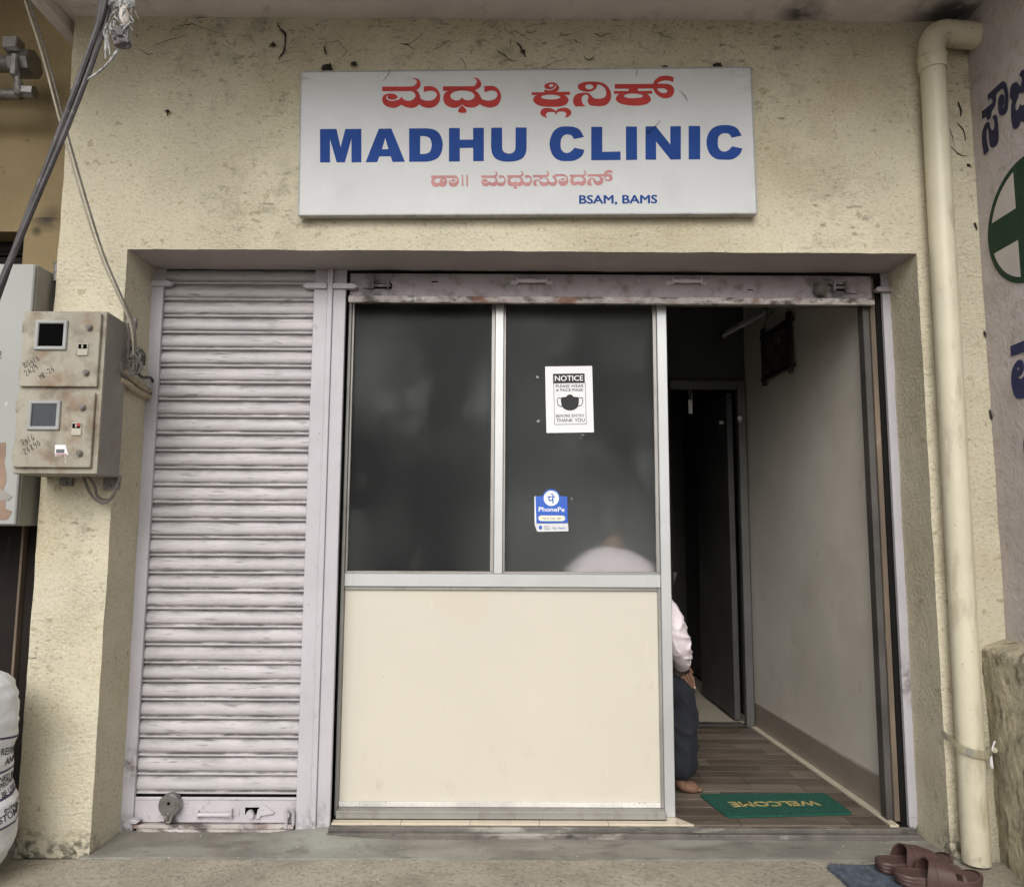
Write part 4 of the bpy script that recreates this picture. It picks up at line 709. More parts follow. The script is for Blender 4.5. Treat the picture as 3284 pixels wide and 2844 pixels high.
b.tube([(.034,-.06,1.84),(.038,-.06,1.80),(.045,-.03,1.785)], .007, 7, 6)
for k in range(7):
    cx_, cz_ = .062+random.uniform(-.014, .016), 1.855+random.uniform(-.03, .03); rx_, rz_ = random.uniform(.012, .028), random.uniform(.025, .05); a0 = random.uniform(0, 6)
    b.tube([(cx_+rx_*math.cos(a0+t*.75), -.022+random.uniform(-.012, .012), cz_+rz_*math.sin(a0+t*.75)) for t in range(random.randint(6, 9))], .0032, 6, 4)
part_coil = solo('wire_coil', b, 'cable_grey', 'loose coil of grey wires on the right side of the meter box', 'wire')
b = B(); b.tube([(.086,-.02,1.90),(.10,-.02,1.875),(.095,-.01,1.84)], .009, 7, 4); b.tube([(.07,-.01,1.82),(.05,.08,1.81),(.03,.20,1.83),(.022,.245,1.80),(.018,.22,1.765)], .0065, 7, 5)
solo('black_cable', b, 'cable_black', 'black taped cable between wire coil and shutter frame', 'cable')
for z0, z1, lab in ((1.800,1.778,'upper dusty beige conduit between meter box and shutter frame'), (1.768,1.752,'lower dusty beige conduit between meter box and shutter frame')):
    b = B(); b.tube([(.030,-.05,z0+.004),(.034,.0,z0),(.024,.10,(z0+z1)/2-.004),(.017,.215,z1)], .0125, 10, 5, jit=.03); solo('conduit', b, 'conduit', lab, 'conduit', 'conduits by the meter box')
b = B(); b.tube([(-.084,-.06,1.40),(-.058,-.06,1.338),(-.023,-.06,1.301),(.015,-.06,1.296),(.04,-.06,1.338),(.051,-.04,1.40)], .0055, 7, 5); b.tube([(-.07,-.06,1.40),(-.041,-.055,1.361),(-.03,-.05,1.32),(0,-.05,1.306),(.03,-.05,1.32),(.047,-.04,1.40)], .005, 7, 5)
solo('hanging_cable', b, 'cable_grey', 'pair of dark cables looping below the meter box', 'cable')
# cloth and web debris hanging from the bundle
rg = thing('hanging_rag', (.24, -.6, 2.78), 'frayed grey rag with dry scraps hanging from the cable bundle', 'rag')
b = B()
for k in range(46):
    x = random.uniform(.215, .275); z = random.uniform(2.86, 3.06); P = [(x, -.6+random.uniform(-.02, .02), z)]
    for i in range(4): P.append((P[-1][0]+random.uniform(-.018, .016), P[-1][1]+random.uniform(-.012, .012), P[-1][2]-random.uniform(.005, .03)))
    b.tube(P, [.0035,.002,.0008], 5, 2)
b.sph((.245,-.6,2.97), .03, (1,.7,1.6), 12, jit=.8); b.sph((.24,-.6,2.845), .02, (1.1,.7,1.5), 12, jit=.8)
for P in ([(.20,-.58,2.99),(.192,-.59,2.90),(.188,-.6,2.84),(.205,-.6,2.80),(.212,-.6,2.765)], [(.245,-.6,2.80),(.225,-.6,2.76),(.19,-.6,2.715),(.141,-.6,2.675),(.09,-.6,2.64)], [(.19,-.59,2.86),(.196,-.6,2.80),(.198,-.6,2.75)]):
    b.tube(P, [.004,.0045,.002], 6, 5, jit=.35)
part('frayed_cloth', b, 'rag', rg)
b = B(); b.prism([(.246,2.93),(.258,2.935),(.270,2.91),(.272,2.88),(.262,2.858),(.250,2.875),(.246,2.90)], lambda a, c, d: (a, d+(a-.25)*.5, c), -.625, -.611, bev=.003); part('pale_scrap', b, 'rag_white', rg)
b = B(); b.sph((.258,-.61,2.798), .030, (1,.6,.5), 14, jit=.4); b.sph((.240,-.61,2.835), .022, (.9,.6,1.2), 12, jit=.6); part('dry_husk', b, 'rag_purple', rg)
# service bracket
br = thing('service_bracket', (-.6, .2, 3.0), 'grimy pipe clamp bracket on the ochre wall at top left', 'bracket')
b = B(); b.cyl((-1.2,.12,3.19), (-.60,.12,3.19), .034, 14).cyl((-1.2,.12,3.05),(-.565,.12,3.05),.022,12); part('pipe', b, 'old_steel', br)
b = B(); b.cyl((-.60,.12,3.19),(-.515,.12,3.19),.060,8).box(-.61,-.545,.04,.10,3.215,3.272,.005).box(-.575,-.545,.05,.09,3.10,3.20,.006); part('clamp', b, 'steel', br)
b = B(); b.tube([(-.555,.07,3.13),(-.55,.075,3.09),(-.545,.08,3.05),(-.548,.08,3.025)], [.016,.014,.022,.016], 10, 3); b.tube([(-.56,.085,3.12),(-.565,.09,3.07),(-.55,.09,3.03)], .012, 8, 3); part('hook', b, 'old_steel', br)
b = B(); b.cyl((-.535,.09,3.048),(-.485,.09,3.045),.026,6); part('bolt', b, 'steel', br)
# cobwebs
b = B()
for w, P in COBWEB:
    Q = [(x+random.uniform(-.003, .003), -.007-random.uniform(0, .006), z) for x, z in P]
    Q2 = []
    for i in range(len(Q)-1):
        Q2.append(Q[i]); Q2.append(tuple((Q[i][k]+Q[i+1][k])/2+random.uniform(-.006, .006)*(1 if k != 1 else .3) for k in range(3)))
    Q2.append(Q[-1]); r = .0011*w
    b.tube(Q2, [r*.4, r, r*.8, r*.3], 5, 3, jit=.3)
for P, r in (([(3.405,2.97),(3.415,2.93),(3.41,2.905)],.004),([(3.395,2.88),(3.42,2.845),(3.425,2.80)],.003),([(3.36,2.78),(3.40,2.74),(3.44,2.735)],.0016),([(3.425,2.70),(3.44,2.69)],.007),([(3.44,2.45),(3.45,2.42)],.005),([(3.45,2.0),(3.455,1.97)],.004),([(3.452,1.68),(3.458,1.64)],.006),([(3.36,2.86),(3.372,2.82),(3.38,2.77)],.0014)):
    b.tube([(x,-.005,z) for x, z in P], [r*.4,r,r*.3], 5, 3, jit=.3)
for (x, z, r) in ((.789,3.098,.017),(.895,3.119,.009),(.69,3.071,.008),(2.189,3.108,.011),(2.409,3.116,.016),(2.545,3.103,.006),(.134,2.905,.006),(.558,3.20,.008),(1.60,3.18,.006)):
    b.sph((x,-.012,z), r, (1.2,.7,.9), 10, jit=.9)
    for k in range(7):
        a = random.uniform(0, 6.3); L = r*random.uniform(1.2, 3.2); b.tube([(x,-.012,z),(x+L*.6*math.cos(a),-.010,z+L*.5*math.sin(a)),(x+L*math.cos(a+.4),-.006,z+L*.8*math.sin(a+.4))], [.0016,.0010,.0005], 4, 2)
for k in range(150):
    x = random.uniform(.0, 3.15); z = 3.32-abs(random.gauss(0, .075))
    if .66 < x < 2.56 and z < 3.09: continue
    a = random.gauss(0, .5); L = random.uniform(.008, .035)
    b.tube([(x,-.006,z),(x+L*.5*math.cos(a),-.008,z+L*.5*math.sin(a)+random.uniform(-.004,.004)),(x+L*math.cos(a),-.006,z+L*math.sin(a))], [.0004,random.uniform(.0007,.0016),.0004], 4, 2)
for x0, z0, x1, z1 in ((1.055,3.075,1.025,3.02),(2.06,3.08,2.06,3.045),(2.24,2.985,2.27,2.94),(2.10,2.80,2.16,2.86),(2.12,2.80,2.10,2.81)):
    b.tube([(x0,-.049,z0),((x0+x1)/2+.006,-.050,(z0+z1)/2),(x1,-.049,z1)], [.0005,.0012,.0005], 4, 4)
solo('cobwebs', b, 'web', 'sooty cobweb threads on the wall above the signboard', 'cobweb', kind='stuff')
# ------------------------------------------------------------------ signboard
SG = [(.699,2.448),(2.541,2.466),(2.536,3.092),(.688,3.060)]
pmat('sign_edge', (.36,.36,.345), .5, var=.1, vscale=8, layers=[dict(col=(.15,.14,.12), scale=20, lo=.55, hi=.7, amt=.7)])
sg = thing('signboard', (1.616, -.02, 2.45), 'white clinic signboard with red and blue lettering above the entrance', 'signboard')
b = B(); b.prism(SG, lambda a, c, d: (a, d, c), -.045, -.010, bev=.002); part('panel', b, 'sign_face', sg)
for i in range(4):
    p, q = SG[i], SG[(i+1) % 4]; d = Vector((q[0]-p[0], q[1]-p[1])).normalized(); n = Vector((-d.y, d.x))*.009
    b = B(); b.prism([(p[0]-n.x*.3, p[1]-n.y*.3),(q[0]-n.x*.3, q[1]-n.y*.3),(q[0]+n.x*.4, q[1]+n.y*.4),(p[0]+n.x*.4, p[1]+n.y*.4)], lambda a, c, e: (a, e, c), -.0475, -.020, bev=.001); part('edge_strip', b, 'sign_edge', sg)
sf = lambda v: (v.x, -.0456-v.z, v.y)
for lst, mt, nm in ((RED, 'sign_red', 'red_letter'), (BLUE, 'sign_blue', 'blue_letter'), (FADED, 'sign_pink', 'faded_letter')):
    vs, fs = outline_geo(lst, .0004); parts(nm, geo_b(vs, fs, sf), mt, sg)
vs, fs = text_geo('BSAM, BAMS', .050, .0, width=.312, extrude=.0004)
x0 = min(v.x for v in vs); a = .0112
b = B()
for k, (dx, dz) in enumerate(((0,0),(.0022,.0006),(.0011,-.0008),(.0030,0))): b.raw([(1.826+dx+(v.x-x0), -.0456-.00025*k-v.z, 2.503+dz+v.y+(v.x-x0)*a) for v in vs], fs)
part('small_lettering', b, 'sign_blue_small', sg, kind='stuff')
# ------------------------------------------------------------------ drain pipe
dp = thing('drain_pipe', (3.265, -.06, 0), 'cream painted drain pipe running down the right pier', 'pipe')
b = B(); b.tube([(3.260,-.060,.004),(3.264,-.060,.8),(3.268,-.060,1.6),(3.272,-.060,2.4),(3.275,-.060,3.115)], .0475, 28, 4); part('pipe_run', b, 'pvc', dp, sharp=50)
b = B(); b.tube([(3.275,-.060,3.07),(3.275,-.060,3.125)], .0545, 28, 0).tube([(3.275,-.060,3.125),(3.275,-.060,3.132)], .0575, 28, 0); part('coupling', b, 'pvc', dp, sharp=50)
b = B(); b.tube([(3.275,-.060,3.128),(3.276,-.060,3.175),(3.29,-.060,3.215),(3.325,-.060,3.236),(3.38,-.060,3.232),(3.50,-.060,3.222)], .0520, 28, 6); part('elbow', b, 'pvc', dp, sharp=50)
b = B()
cl = crom([(3.190,-.004,.445),(3.198,-.050,.430),(3.208,-.092,.414),(3.232,-.115,.404),(3.264,-.122,.399),(3.298,-.113,.396),(3.324,-.080,.396),(3.368,-.035,.398)], 5)
vs = []; fs = []
for i, p in enumerate(cl): vs += [p+Vector((0,0,-.014)), p+Vector((0,0,.014))]
for i in range(len(cl)-1): fs.append((2*i, 2*i+2, 2*i+3, 2*i+1))
b.raw(vs, fs); bmesh.ops.solidify(b.bm, geom=b.bm.faces[:], thickness=.003); b.cyl((3.355,-.045,.398),(3.352,-.062,.398),.010,8)
part('strap_clamp', b, 'pvc', dp)
b = B(); b.prism([(3.332,.385),(3.345,.378),(3.347,.330),(3.338,.335)], lambda a, c, d: (a, d, c), -.055, -.052); b.tube([(3.355,-.06,.43),(3.345,-.062,.41),(3.335,-.06,.385)], .003, 6, 3); part('clamp_tie', b, 'paper', dp)
# ------------------------------------------------------------------ shutter frame
sfm = thing('shutter_frame', (1.6, .23, 0), 'mauve white steel guide rails and posts holding both roller shutters', 'frame')
b = B(); b.box(-.012, .048, .226, .246, -.012, 2.245, .002).box(-.012, .050, .238, .25, 2.24, 2.322, .002); part('guide_rail', b, 'frame_paint', sfm)
b = B(); b.prism([(-.01,2.238),(.078,2.238),(.092,2.250),(.070,2.262),(-.01,2.262)], lambda a, c, d: (a, d, c), .214, .236, bev=.001); part('stop_lug', b, 'frame_paint', sfm)
b = B(); b.box(.700, .7595, .226, .246, -.006, 2.245, .002); b.box(.7835, .838, .226, .246, -.006, 2.245, .002); parts('guide_rail', b, 'frame_paint', sfm)
b = B(); b.box(.760, .783, .216, .252, -.006, 2.318, .002); part('centre_rib', b, 'frame_paint', sfm)
b = B(); b.box(.700, .7595, .238, .25, 2.244, 2.320, .001).box(.7835, .838, .238, .25, 2.244, 2.320, .001); parts('guide_top', b, 'frame_paint', sfm)
b = B(); b.prism([(.652,2.240),(.668,2.230),(.758,2.230),(.758,2.252),(.672,2.252)], lambda a, c, d: (a, d, c), .210, .236, bev=.001); b.prism([(.785,2.230),(.875,2.230),(.892,2.238),(.872,2.252),(.785,2.252)], lambda a, c, d: (a, d, c), .210, .236, bev=.001); parts('stop_lug', b, 'frame_paint', sfm)
b = B(); b.box(3.166, 3.206, .226, .246, .055, 2.245, .002); b.prism([(3.166,.0551),(3.206,.0551),(3.206,.045),(3.180,-.005),(3.166,-.005)], lambda a, c, d: (a, d, c), .2265, .2455); b.box(3.170, 3.206, .238, .25, 2.244, 2.320, .001); part('guide_rail', b, 'frame_paint', sfm)
b = B(); b.prism([(3.128,2.238),(3.140,2.228),(3.206,2.228),(3.206,2.250),(3.140,2.250)], lambda a, c, d: (a, d, c), .206, .232, bev=.001); part('stop_lug', b, 'rail_paint', sfm)
b = B(); b.box(3.146, 3.205, .252, .30, .0, 2.30); part('gap_shade', b, 'black_gap', sfm)  # black filler stands in for the shaded gap beside the guide
b = B(); b.box(3.124, 3.1455, .256, .305, .03, 2.30, .002); part('wood_batten', b, 'brown_wood', sfm)
b = B(); b.box(3.096, 3.1235, .268, .32, .03, 2.30, .002); part('door_jamb', b, 'dark_frame', sfm)
# ------------------------------------------------------------------ closed roller shutter
cs = thing('roller_shutter', (.38, .25, 0), 'closed grimy mauve roller shutter left of the glass partition', 'shutter')
cs.location = (.38, .25, 2.3264); ORG[cs] = Vector((.38, .25, 2.3264))
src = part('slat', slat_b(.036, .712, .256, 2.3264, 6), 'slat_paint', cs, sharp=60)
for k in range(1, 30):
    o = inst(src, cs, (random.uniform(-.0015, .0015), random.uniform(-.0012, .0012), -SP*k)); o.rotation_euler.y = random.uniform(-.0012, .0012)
b = B(); b.box(.036, .712, .2695, .273, .02, 2.32); part('shutter_backing', b, 'black_gap', cs)
b = B(); b.box(.040, .708, .240, .249, .022, .117, .002); b.box(.040, .708, .2365, .247, .1085, .1205, .003); part('bottom_plate', b, 'plate_paint', cs)
b = B(); b.box(.065, .69, .222, .252, -.012, .0055, .003); b.box(.055, .695, .2165, .2392, .0070, .0215, .002); part('bottom_angle', b, 'rusty_strip', cs)
b = B(); b.tube([(.308,.224,.058),(.442,.224,.058)], .0085, 12, 0).tube([(.405,.224,.058),(.437,.224,.058)], .0105, 12, 0); b.box(.302,.310,.219,.241,.044,.074,.002).box(.437,.445,.219,.241,.044,.080,.002).box(.293,.318,.237,.2405,.060,.088,.001).box(.437,.47,.237,.2405,.050,.080,.001); part('handle', b, 'plate_paint', cs)
b = B(); b.box(.150,.282,.2382,.2402,.0795,.084,.0005).box(.150,.282,.2382,.2402,.052,.0565,.0005).box(.278,.282,.2382,.2402,.0566,.0794,.0005); b.box(.150,.19,.226,.2402,.030,.052,.003); part('lock_slot', b, 'plate_paint', cs)
b = B(); b.box(.492,.560,.2385,.2403,.055,.082,.0008); part('latch_slot', b, 'dark_hole', cs)
b = B(); b.prism([(.540,.040),(.553,.040),(.558,.055),(.610,.060),(.612,.066),(.570,.094),(.562,.094),(.545,.075)], lambda a, c, d: (a, d, c), .228, .2385, bev=.0015); b.cyl((.515,.241,.062),(.515,.220,.062),.013,10); b.cyl((.522,.232,.058),(.522,.215,.058),.012,10); part('latch', b, 'plate_paint', cs)
b = B(); b.cyl((.668,.240,.060),(.668,.214,.060),.010,10); b.box(.660,.672,.210,.236,.008,.075,.004).box(.690,.700,.205,.238,.020,.072,.004); part('side_hasp', b, 'plate_paint', cs)
b = B(); b.prism([(.043,.030),(.070,.028),(.082,.036),(.062,.045),(.043,.045)], lambda a, c, d: (a, d, c), .205, .2365, bev=.001); part('foot_lug', b, 'plate_paint', cs)
pk = thing('padlock', (.198, .215, .06), 'round steel disc padlock at the foot of the closed shutter', 'padlock')
b = B(); b.cyl((.198,.236,.098),(.198,.208,.098),.0435,32).cyl((.198,.208,.098),(.198,.2045,.098),.0435,32,.040).cyl((.198,.2045,.098),(.198,.2020,.098),.031,28,.029); part('body', b, 'steel', pk)
b = B(); b.cyl((.198,.2022,.108),(.198,.2010,.108),.006,10); part('keyhole', b, 'dark_hole', pk)
b = B(); b.tube([(.184,.224,.072),(.184,.212,.062),(.190,.206,.040),(.198,.204,.034),(.206,.206,.040),(.211,.212,.062),(.211,.224,.072)], .0062, 10, 5); b.tube([(.192,.214,.078),(.197,.204,.066),(.197,.208,.045)], .005, 8, 4); part('shackle', b, 'old_steel', pk)
# ------------------------------------------------------------------ raised roller shutter
rs = thing('roller_shutter', (1.99, .25, 2.172), 'raised roller shutter with only its grimy bottom rail showing over the entrance', 'shutter')
b = B(); b.box(.852, 3.128, .242, .250, 2.2045, 2.308, .002); part('bottom_plate', b, 'rail_paint', rs)
b = B(); b.box(.852, 3.128, .256, .272, 2.19, 2.32); part('rolled_curtain', b, 'black_gap', rs)
b = B(); nx = 90
for k in range(1): pass
def strip_f(i, j):
    x = .851+2.279*i/nx; w = noise.noise(Vector((x*9, j*2.0, 4)))*.0025+noise.noise(Vector((x*40, j*3.0, 8)))*.0015
    prof = [(.246,2.2035),(.228,2.2030),(.2255,2.2005),(.2255,2.178),(.2275,2.1745),(.246,2.174)]
    y, z = prof[j]; return (x, y+w*.3, z+(w if j in (3, 4) else w*.4))
V = [[b.bm.verts.new(strip_f(i, j)) for j in range(6)] for i in range(nx+1)]
for i in range(nx):
    for j in range(5): b.bm.faces.new((V[i][j], V[i+1][j], V[i+1][j+1], V[i][j+1]))
part('bottom_angle', b, 'rusty_strip', rs)
def handle_b(x0, x1, z):
    b = B(); b.tube([(x0,.226,z),(x1,.226,z)], .0085, 12, 0).tube([(x0+.03,.226,z),(x0+.075,.226,z)], .0100, 12, 0); b.box(x0-.004,x0+.003,.219,.243,z-.016,z+.014,.002).box(x1-.003,x1+.004,.219,.243,z-.016,z+.016,.002).box(x0-.028,x0,.239,.2425,z-.012,z+.006,.001).box(x1,x1+.026,.239,.2425,z-.010,z+.004,.001); return b
part('handle', handle_b(1.582, 1.708, 2.272), 'plate_paint', rs)
part('handle', handle_b(2.258, 2.382, 2.275), 'plate_paint', rs)
b = B(); b.box(.960,1.035,.2405,.2425,2.238,2.262,.0005); part('latch_slot', b, 'dark_hole', rs)
b = B(); b.prism([(.908,2.238),(.955,2.236),(.955,2.270),(.945,2.270)], lambda a, c, d: (a, d, c), .2315, .2415, bev=.001); b.prism([(.920,2.242),(.949,2.241),(.949,2.262)], lambda a, c, d: (a, d, c), .2300, .2314); b.box(.953,.961,.214,.243,2.236,2.278,.002).box(1.016,1.024,.214,.243,2.236,2.278,.002).cyl((.955,.228,2.248),(1.03,.228,2.248),.007,10); part('latch', b, 'rail_paint', rs)
b = B(); b.box(2.96,3.02,.2405,.2425,2.240,2.268,.0005); part('latch_slot', b, 'dark_hole', rs)
b = B(); b.prism([(3.062,2.226),(3.010,2.228),(3.012,2.270),(3.020,2.272)], lambda a, c, d: (a, d, c), .2315, .2415, bev=.001); b.box(3.004,3.012,.212,.243,2.228,2.278,.002).box(2.952,2.960,.212,.243,2.232,2.276,.002).cyl((2.95,.226,2.250),(3.015,.226,2.250),.007,10); part('latch', b, 'rail_paint', rs)
b = B()
for x, z in ((1.146,2.290),(1.146,2.224),(1.291,2.290),(1.291,2.222),(2.52,2.226),(2.70,2.226)): b.cyl((x,.2425,z),(x,.2385,z),.007,10,.0055)
parts('rivet', b, 'rail_paint', rs)
b = B(); b.box(1.208,1.236,.2408,.2425,2.268,2.273).box(2.585,2.61,.2408,.2425,2.240,2.244); parts('slit', b, 'dark_hole', rs)
pk2 = thing('padlock', (2.905, .22, 2.24), 'round padlock hanging on the raised shutter rail at right', 'padlock')
b = B(); q = Matrix.Rotation(.5, 3, 'Z')
b.cyl((2.893,.232,2.243),(2.906,.208,2.240),.030,24); part('body', b, 'old_steel', pk2)
b = B(); b.tube([(2.905,.22,2.262),(2.93,.222,2.272),(2.955,.226,2.262),(2.958,.228,2.246)], .005, 8, 4); part('shackle', b, 'old_steel', pk2)
# ------------------------------------------------------------------ aluminium and glass partition
pt = thing('glass_partition', (1.54, .32, .03), 'aluminium partition with two dark film glass panes over a cream panel', 'partition')
b = B(); b.box(.838, .852, .296, .345, .03, 2.30, .002); part('post', b, 'aluminium_dull', pt)
b = B(); b.box(1.486, 1.523, .296, .345, 1.013, 2.30, .002); part('mullion', b, 'aluminium', pt)
b = B(); b.box(2.197, 2.240, .294, .347, .03, 2.30, .002); part('post', b, 'aluminium', pt)
b = B(); b.box(.8525, 2.1965, .296, .345, .957, 1.0125, .003); part('transom', b, 'aluminium', pt)
b = B(); b.box(.8525, 2.1965, .2575, .345, .0315, .062, .003); part('bottom_rail', b, 'aluminium_dull', pt)
b = B(); b.box(.853, 2.196, .318, .330, .063, .9565, .001); part('lower_panel', b, 'laminate', pt)
b = B(); b.box(.853, 2.183, .306, .3175, .0625, .082, .002); part('panel_strip', b, 'white_speckle', pt)
b = B(); b.box(2.184, 2.1965, .304, .3178, .0625, .9565, .001).box(.853, 2.1835, .306, .3178, .944, .9565, .001); part('panel_bead', b, 'aluminium_dull', pt)
for x0, x1 in ((.8525, 1.4855), (1.5235, 2.1965)):
    b = B(); b.box(x0, x1, .3275, .3325, 1.013, 2.30); part('glass_pane', b, 'film_glass', pt)
    b = B(); b.box(x0+.0005, x0+.009, .308, .3272, 1.0225, 2.30, .001); b.box(x1-.016, x1-.0005, .306, .3272, 1.0225, 2.30, .001); b.box(x0+.0005, x1-.0005, .308, .3272, 1.0128, 1.022, .001); part('glazing_bead', b, 'aluminium_dull', pt)
pmat('tape_dull', (.34,.34,.33), .6)
for x, z, w_, h_, a_ in ((1.672,1.868,.014,.008,.6),(1.676,1.672,.012,.009,0),(1.872,1.612,.016,.003,.2),(1.86,1.60,.010,.002,.4),(2.112,1.73,.005,.004,0),(1.822,1.335,.003,.010,0),(1.19,1.70,.006,.004,.4),(1.06,1.51,.004,.004,0)):
    b = B(); b.box(x-w_/2, x+w_/2, .3262, .3272, z-h_/2, z+h_/2, rot=Matrix.Rotation(a_, 3, 'Y')); part('tape_residue', b, 'tape_dull', pt)
# mask notice
nt_ = thing('face_mask_notice', (1.81, .326, 1.62), 'white paper notice asking visitors to wear a face mask', 'notice')
def NF(y): return lambda v: (1.712+v.x*.208-.006*v.y, y-v.z*.3, 1.620+v.y*.2955+.004*v.x)
def rect(u0, u1, v0, v1): return [(u0,v0),(u1,v0),(u1,v1),(u0,v1)]
def flat(polys, fn, e=.0003):
    b = B()
    for p in polys: b.prism(p, lambda a, c, d: fn(Vector((a, c, d))), -e, e)
    return b
b = B(); n = 8
sheet = lambda u, v: (1.712+u*.208-.006*v, .3262-.0016*math.sin(math.pi*u)*(1-v)-.001*(v > .97), 1.620+v*.2955+.004*u)
V = [[b.bm.verts.new(sheet(i/n, j/n)) for j in range(n+1)] for i in range(n+1)]
for i in range(n):
    for j in range(n): b.bm.faces.new((V[i][j], V[i+1][j], V[i+1][j+1], V[i][j+1]))
part('paper_sheet', b, 'paper', nt_)
f1 = NF(.3238)
part('header_bar', flat([rect(.165,.835,.745,.887)], f1), 'print_black', nt_)
part('border', flat([rect(.172,.180,.122,.745),rect(.840,.848,.122,.745),rect(.181,.839,.122,.128)], f1), 'print_black', nt_)
def ntext(body, uc, v, h, w, bold, mat, y=.3238):
    vs, fs = text_geo(body, 1, bold, extrude=.0006)
    x0 = min(q.x for q in vs); x1 = max(q.x for q in vs); z1 = max(q.y for q in vs if True); z0 = min(q.y for q in vs)
    fn = NF(y); return geo_b(vs, fs, lambda q: fn(Vector((uc-w/2+(q.x-x0)/(x1-x0)*w, v+(q.y-max(z0, 0))/(z1-max(z0, 0))*h, q.z*.001))))
part('notice_word', ntext('NOTICE', .502, .778, .080, .60, .014, 'paper', .3232), 'paper', nt_)
for body, v, h, w, bd in (('PLEASE WEAR', .680, .042, .585, .0), ('A FACE MASK', .620, .042, .585, .0), ('BEFORE ENTRY', .232, .042, .60, .0), ('THANK YOU', .160, .052, .60, .004)):
    part('lettering', ntext(body, .512, v, h, w, bd, 'x'), 'print_black', nt_)
mk = [(p.x, p.y) for p in crom([(.33,.525,0),(.42,.535,0),(.47,.565,0),(.51,.572,0),(.55,.565,0),(.60,.535,0),(.69,.525,0),(.695,.44,0),(.66,.375,0),(.59,.342,0),(.51,.332,0),(.43,.342,0),(.36,.375,0),(.325,.44,0)], 4, True)]
part('mask_picture', flat([mk], f1), 'print_black', nt_)
b = B(); f2 = NF(.3236)
for P in ([(.34,.515),(.28,.522),(.245,.505),(.245,.45),(.28,.405),(.345,.395)], [(.68,.515),(.74,.522),(.778,.505),(.778,.45),(.74,.405),(.675,.395)]):
    b.tube([f2(Vector((p[0], p[1], 0))) for p in P], .0014, 5, 4)
parts('mask_loop', b, 'print_black', nt_)
# payment sticker
st = thing('payment_sticker', (1.733, .326, 1.19), 'small blue and white payment sticker low on the right glass pane', 'sticker')
SFn = lambda y: (lambda v: (v.x, y-v.z, v.y))
g = SFn(.3260)
dome = [(1.667+.0,1.228),(1.8045,1.229),(1.802,1.343),(1.770,1.345)]+[(1.733+.038*math.cos(a), 1.337+.038*math.sin(a)) for a in [math.radians(12+k*156/14) for k in range(15)]]+[(1.693,1.345),(1.662,1.343)]
part('blue_field', flat([dome], g, .0006), 'sticker_blue', st)
part('white_edge', flat([[(1.6595,1.344),(1.6635,1.344),(1.6685,1.228),(1.661,1.225)]], SFn(.3252), .0004), 'sticker_white', st)
part('white_strip', flat([[(1.660,1.226),(1.8055,1.2275),(1.807,1.1935),(1.672,1.191)]], g, .0006), 'sticker_grey', st)
part('logo_disc', flat([[(1.733+.033*math.cos(2*math.pi*k/28), 1.335+.033*math.sin(2*math.pi*k/28)) for k in range(28)]], SFn(.3249), .0004), 'sticker_white', st)
b = B()
for P, r in (([(1.716,1.342),(1.750,1.342)], .0022), ([(1.724,1.342),(1.723,1.330),(1.728,1.325),(1.736,1.328),(1.739,1.334)], .0026), ([(1.740,1.342),(1.740,1.314)], .0028), ([(1.742,1.343),(1.738,1.352),(1.730,1.355)], .0022)):
    b.tube([(x, .3244, z) for x, z in P], r, 6, 4 if len(P) > 2 else 0)
part('logo_mark', b, 'sticker_blue', st)
def stext(body, xc, z, h, w, bd, mat):
    vs, fs = text_geo(body, 1, bd, extrude=.0006); x0 = min(q.x for q in vs); x1 = max(q.x for q in vs); z1 = max(q.y for q in vs); z0 = min(0, min(q.y for q in vs))
    part('lettering', geo_b(vs, fs, lambda q: (xc-w/2+(q.x-x0)/(x1-x0)*w, .3248-q.z*.3, z+(q.y)/(z1)*h)), mat, st)
stext('PhonePe', 1.7345, 1.278, .019, .112, .012, 'sticker_white')
pill = [(1.735+sx*.046+.0118*math.cos(a), 1.249+.0118*math.sin(a)) for sx, r0 in ((1, -90), (-1, 90)) for a in [math.radians(r0+k*18) for k in range(11)]]
part('pill', flat([pill], SFn(.3249), .0004), 'sticker_cream', st)
vs, fs = text_geo('All in One QR', 1, .012, extrude=.0006); x0 = min(q.x for q in vs); x1 = max(q.x for q in vs)
part('lettering', geo_b(vs, fs, lambda q: (1.735-.040+(q.x-x0)/(x1-x0)*.080, .3243-q.z*.2, 1.2445+q.y*.0125)), 'print_grey', st)
part('round_mark', flat([[(1.686+.007*math.cos(2*math.pi*k/14), 1.209+.009*math.sin(2*math.pi*k/14)) for k in range(14)]], SFn(.3250), .0003), 'sticker_blue', st)
for body, xc, z, h, w, mt in (('UPI &', 1.713, 1.210, .006, .020, 'print_grey'), ('Wallet', 1.714, 1.201, .006, .024, 'print_grey'), ('Pay', 1.748, 1.203, .008, .018, 'print_grey'), ('Paytm', 1.778, 1.204, .008, .028, 'sticker_blue')): stext(body, xc, z, h, w, .01, mt)
# ------------------------------------------------------------------ hallway fittings
pmat('frame_grey', (.11,.108,.102), .5, metal=.2, var=.1)
fr = thing('door_frame', (2.78, 1.8, .03), 'grey aluminium door frame at the back of the hallway', 'door frame')
b = B(); b.box(2.985, 3.032, 1.752, 1.802, .03, 2.142, .003); part('post', b, 'frame_grey', fr)
b = B(); b.box(2.560, 2.9845, 1.754, 1.800, 2.086, 2.140, .003); part('head_rail', b, 'frame_grey', fr)
b = B(); b.box(2.515, 2.5595, 1.75, 1.80, .03, 2.155, .004); part('dark_post', b, 'old_door', fr)
pmat('leaf_grey', (.06,.057,.053), .6, var=.15)
dl = thing('inner_door', (2.98, 1.87, .03), 'dark door leaf standing open into the back passage', 'door')
b = B(); b.prism([(2.983,1.872),(2.946,1.872),(2.93,2.62),(2.967,2.62)], lambda a, c, d: (a, c, d), .045, 2.08, bev=.002); part('leaf', b, 'leaf_grey', dl)
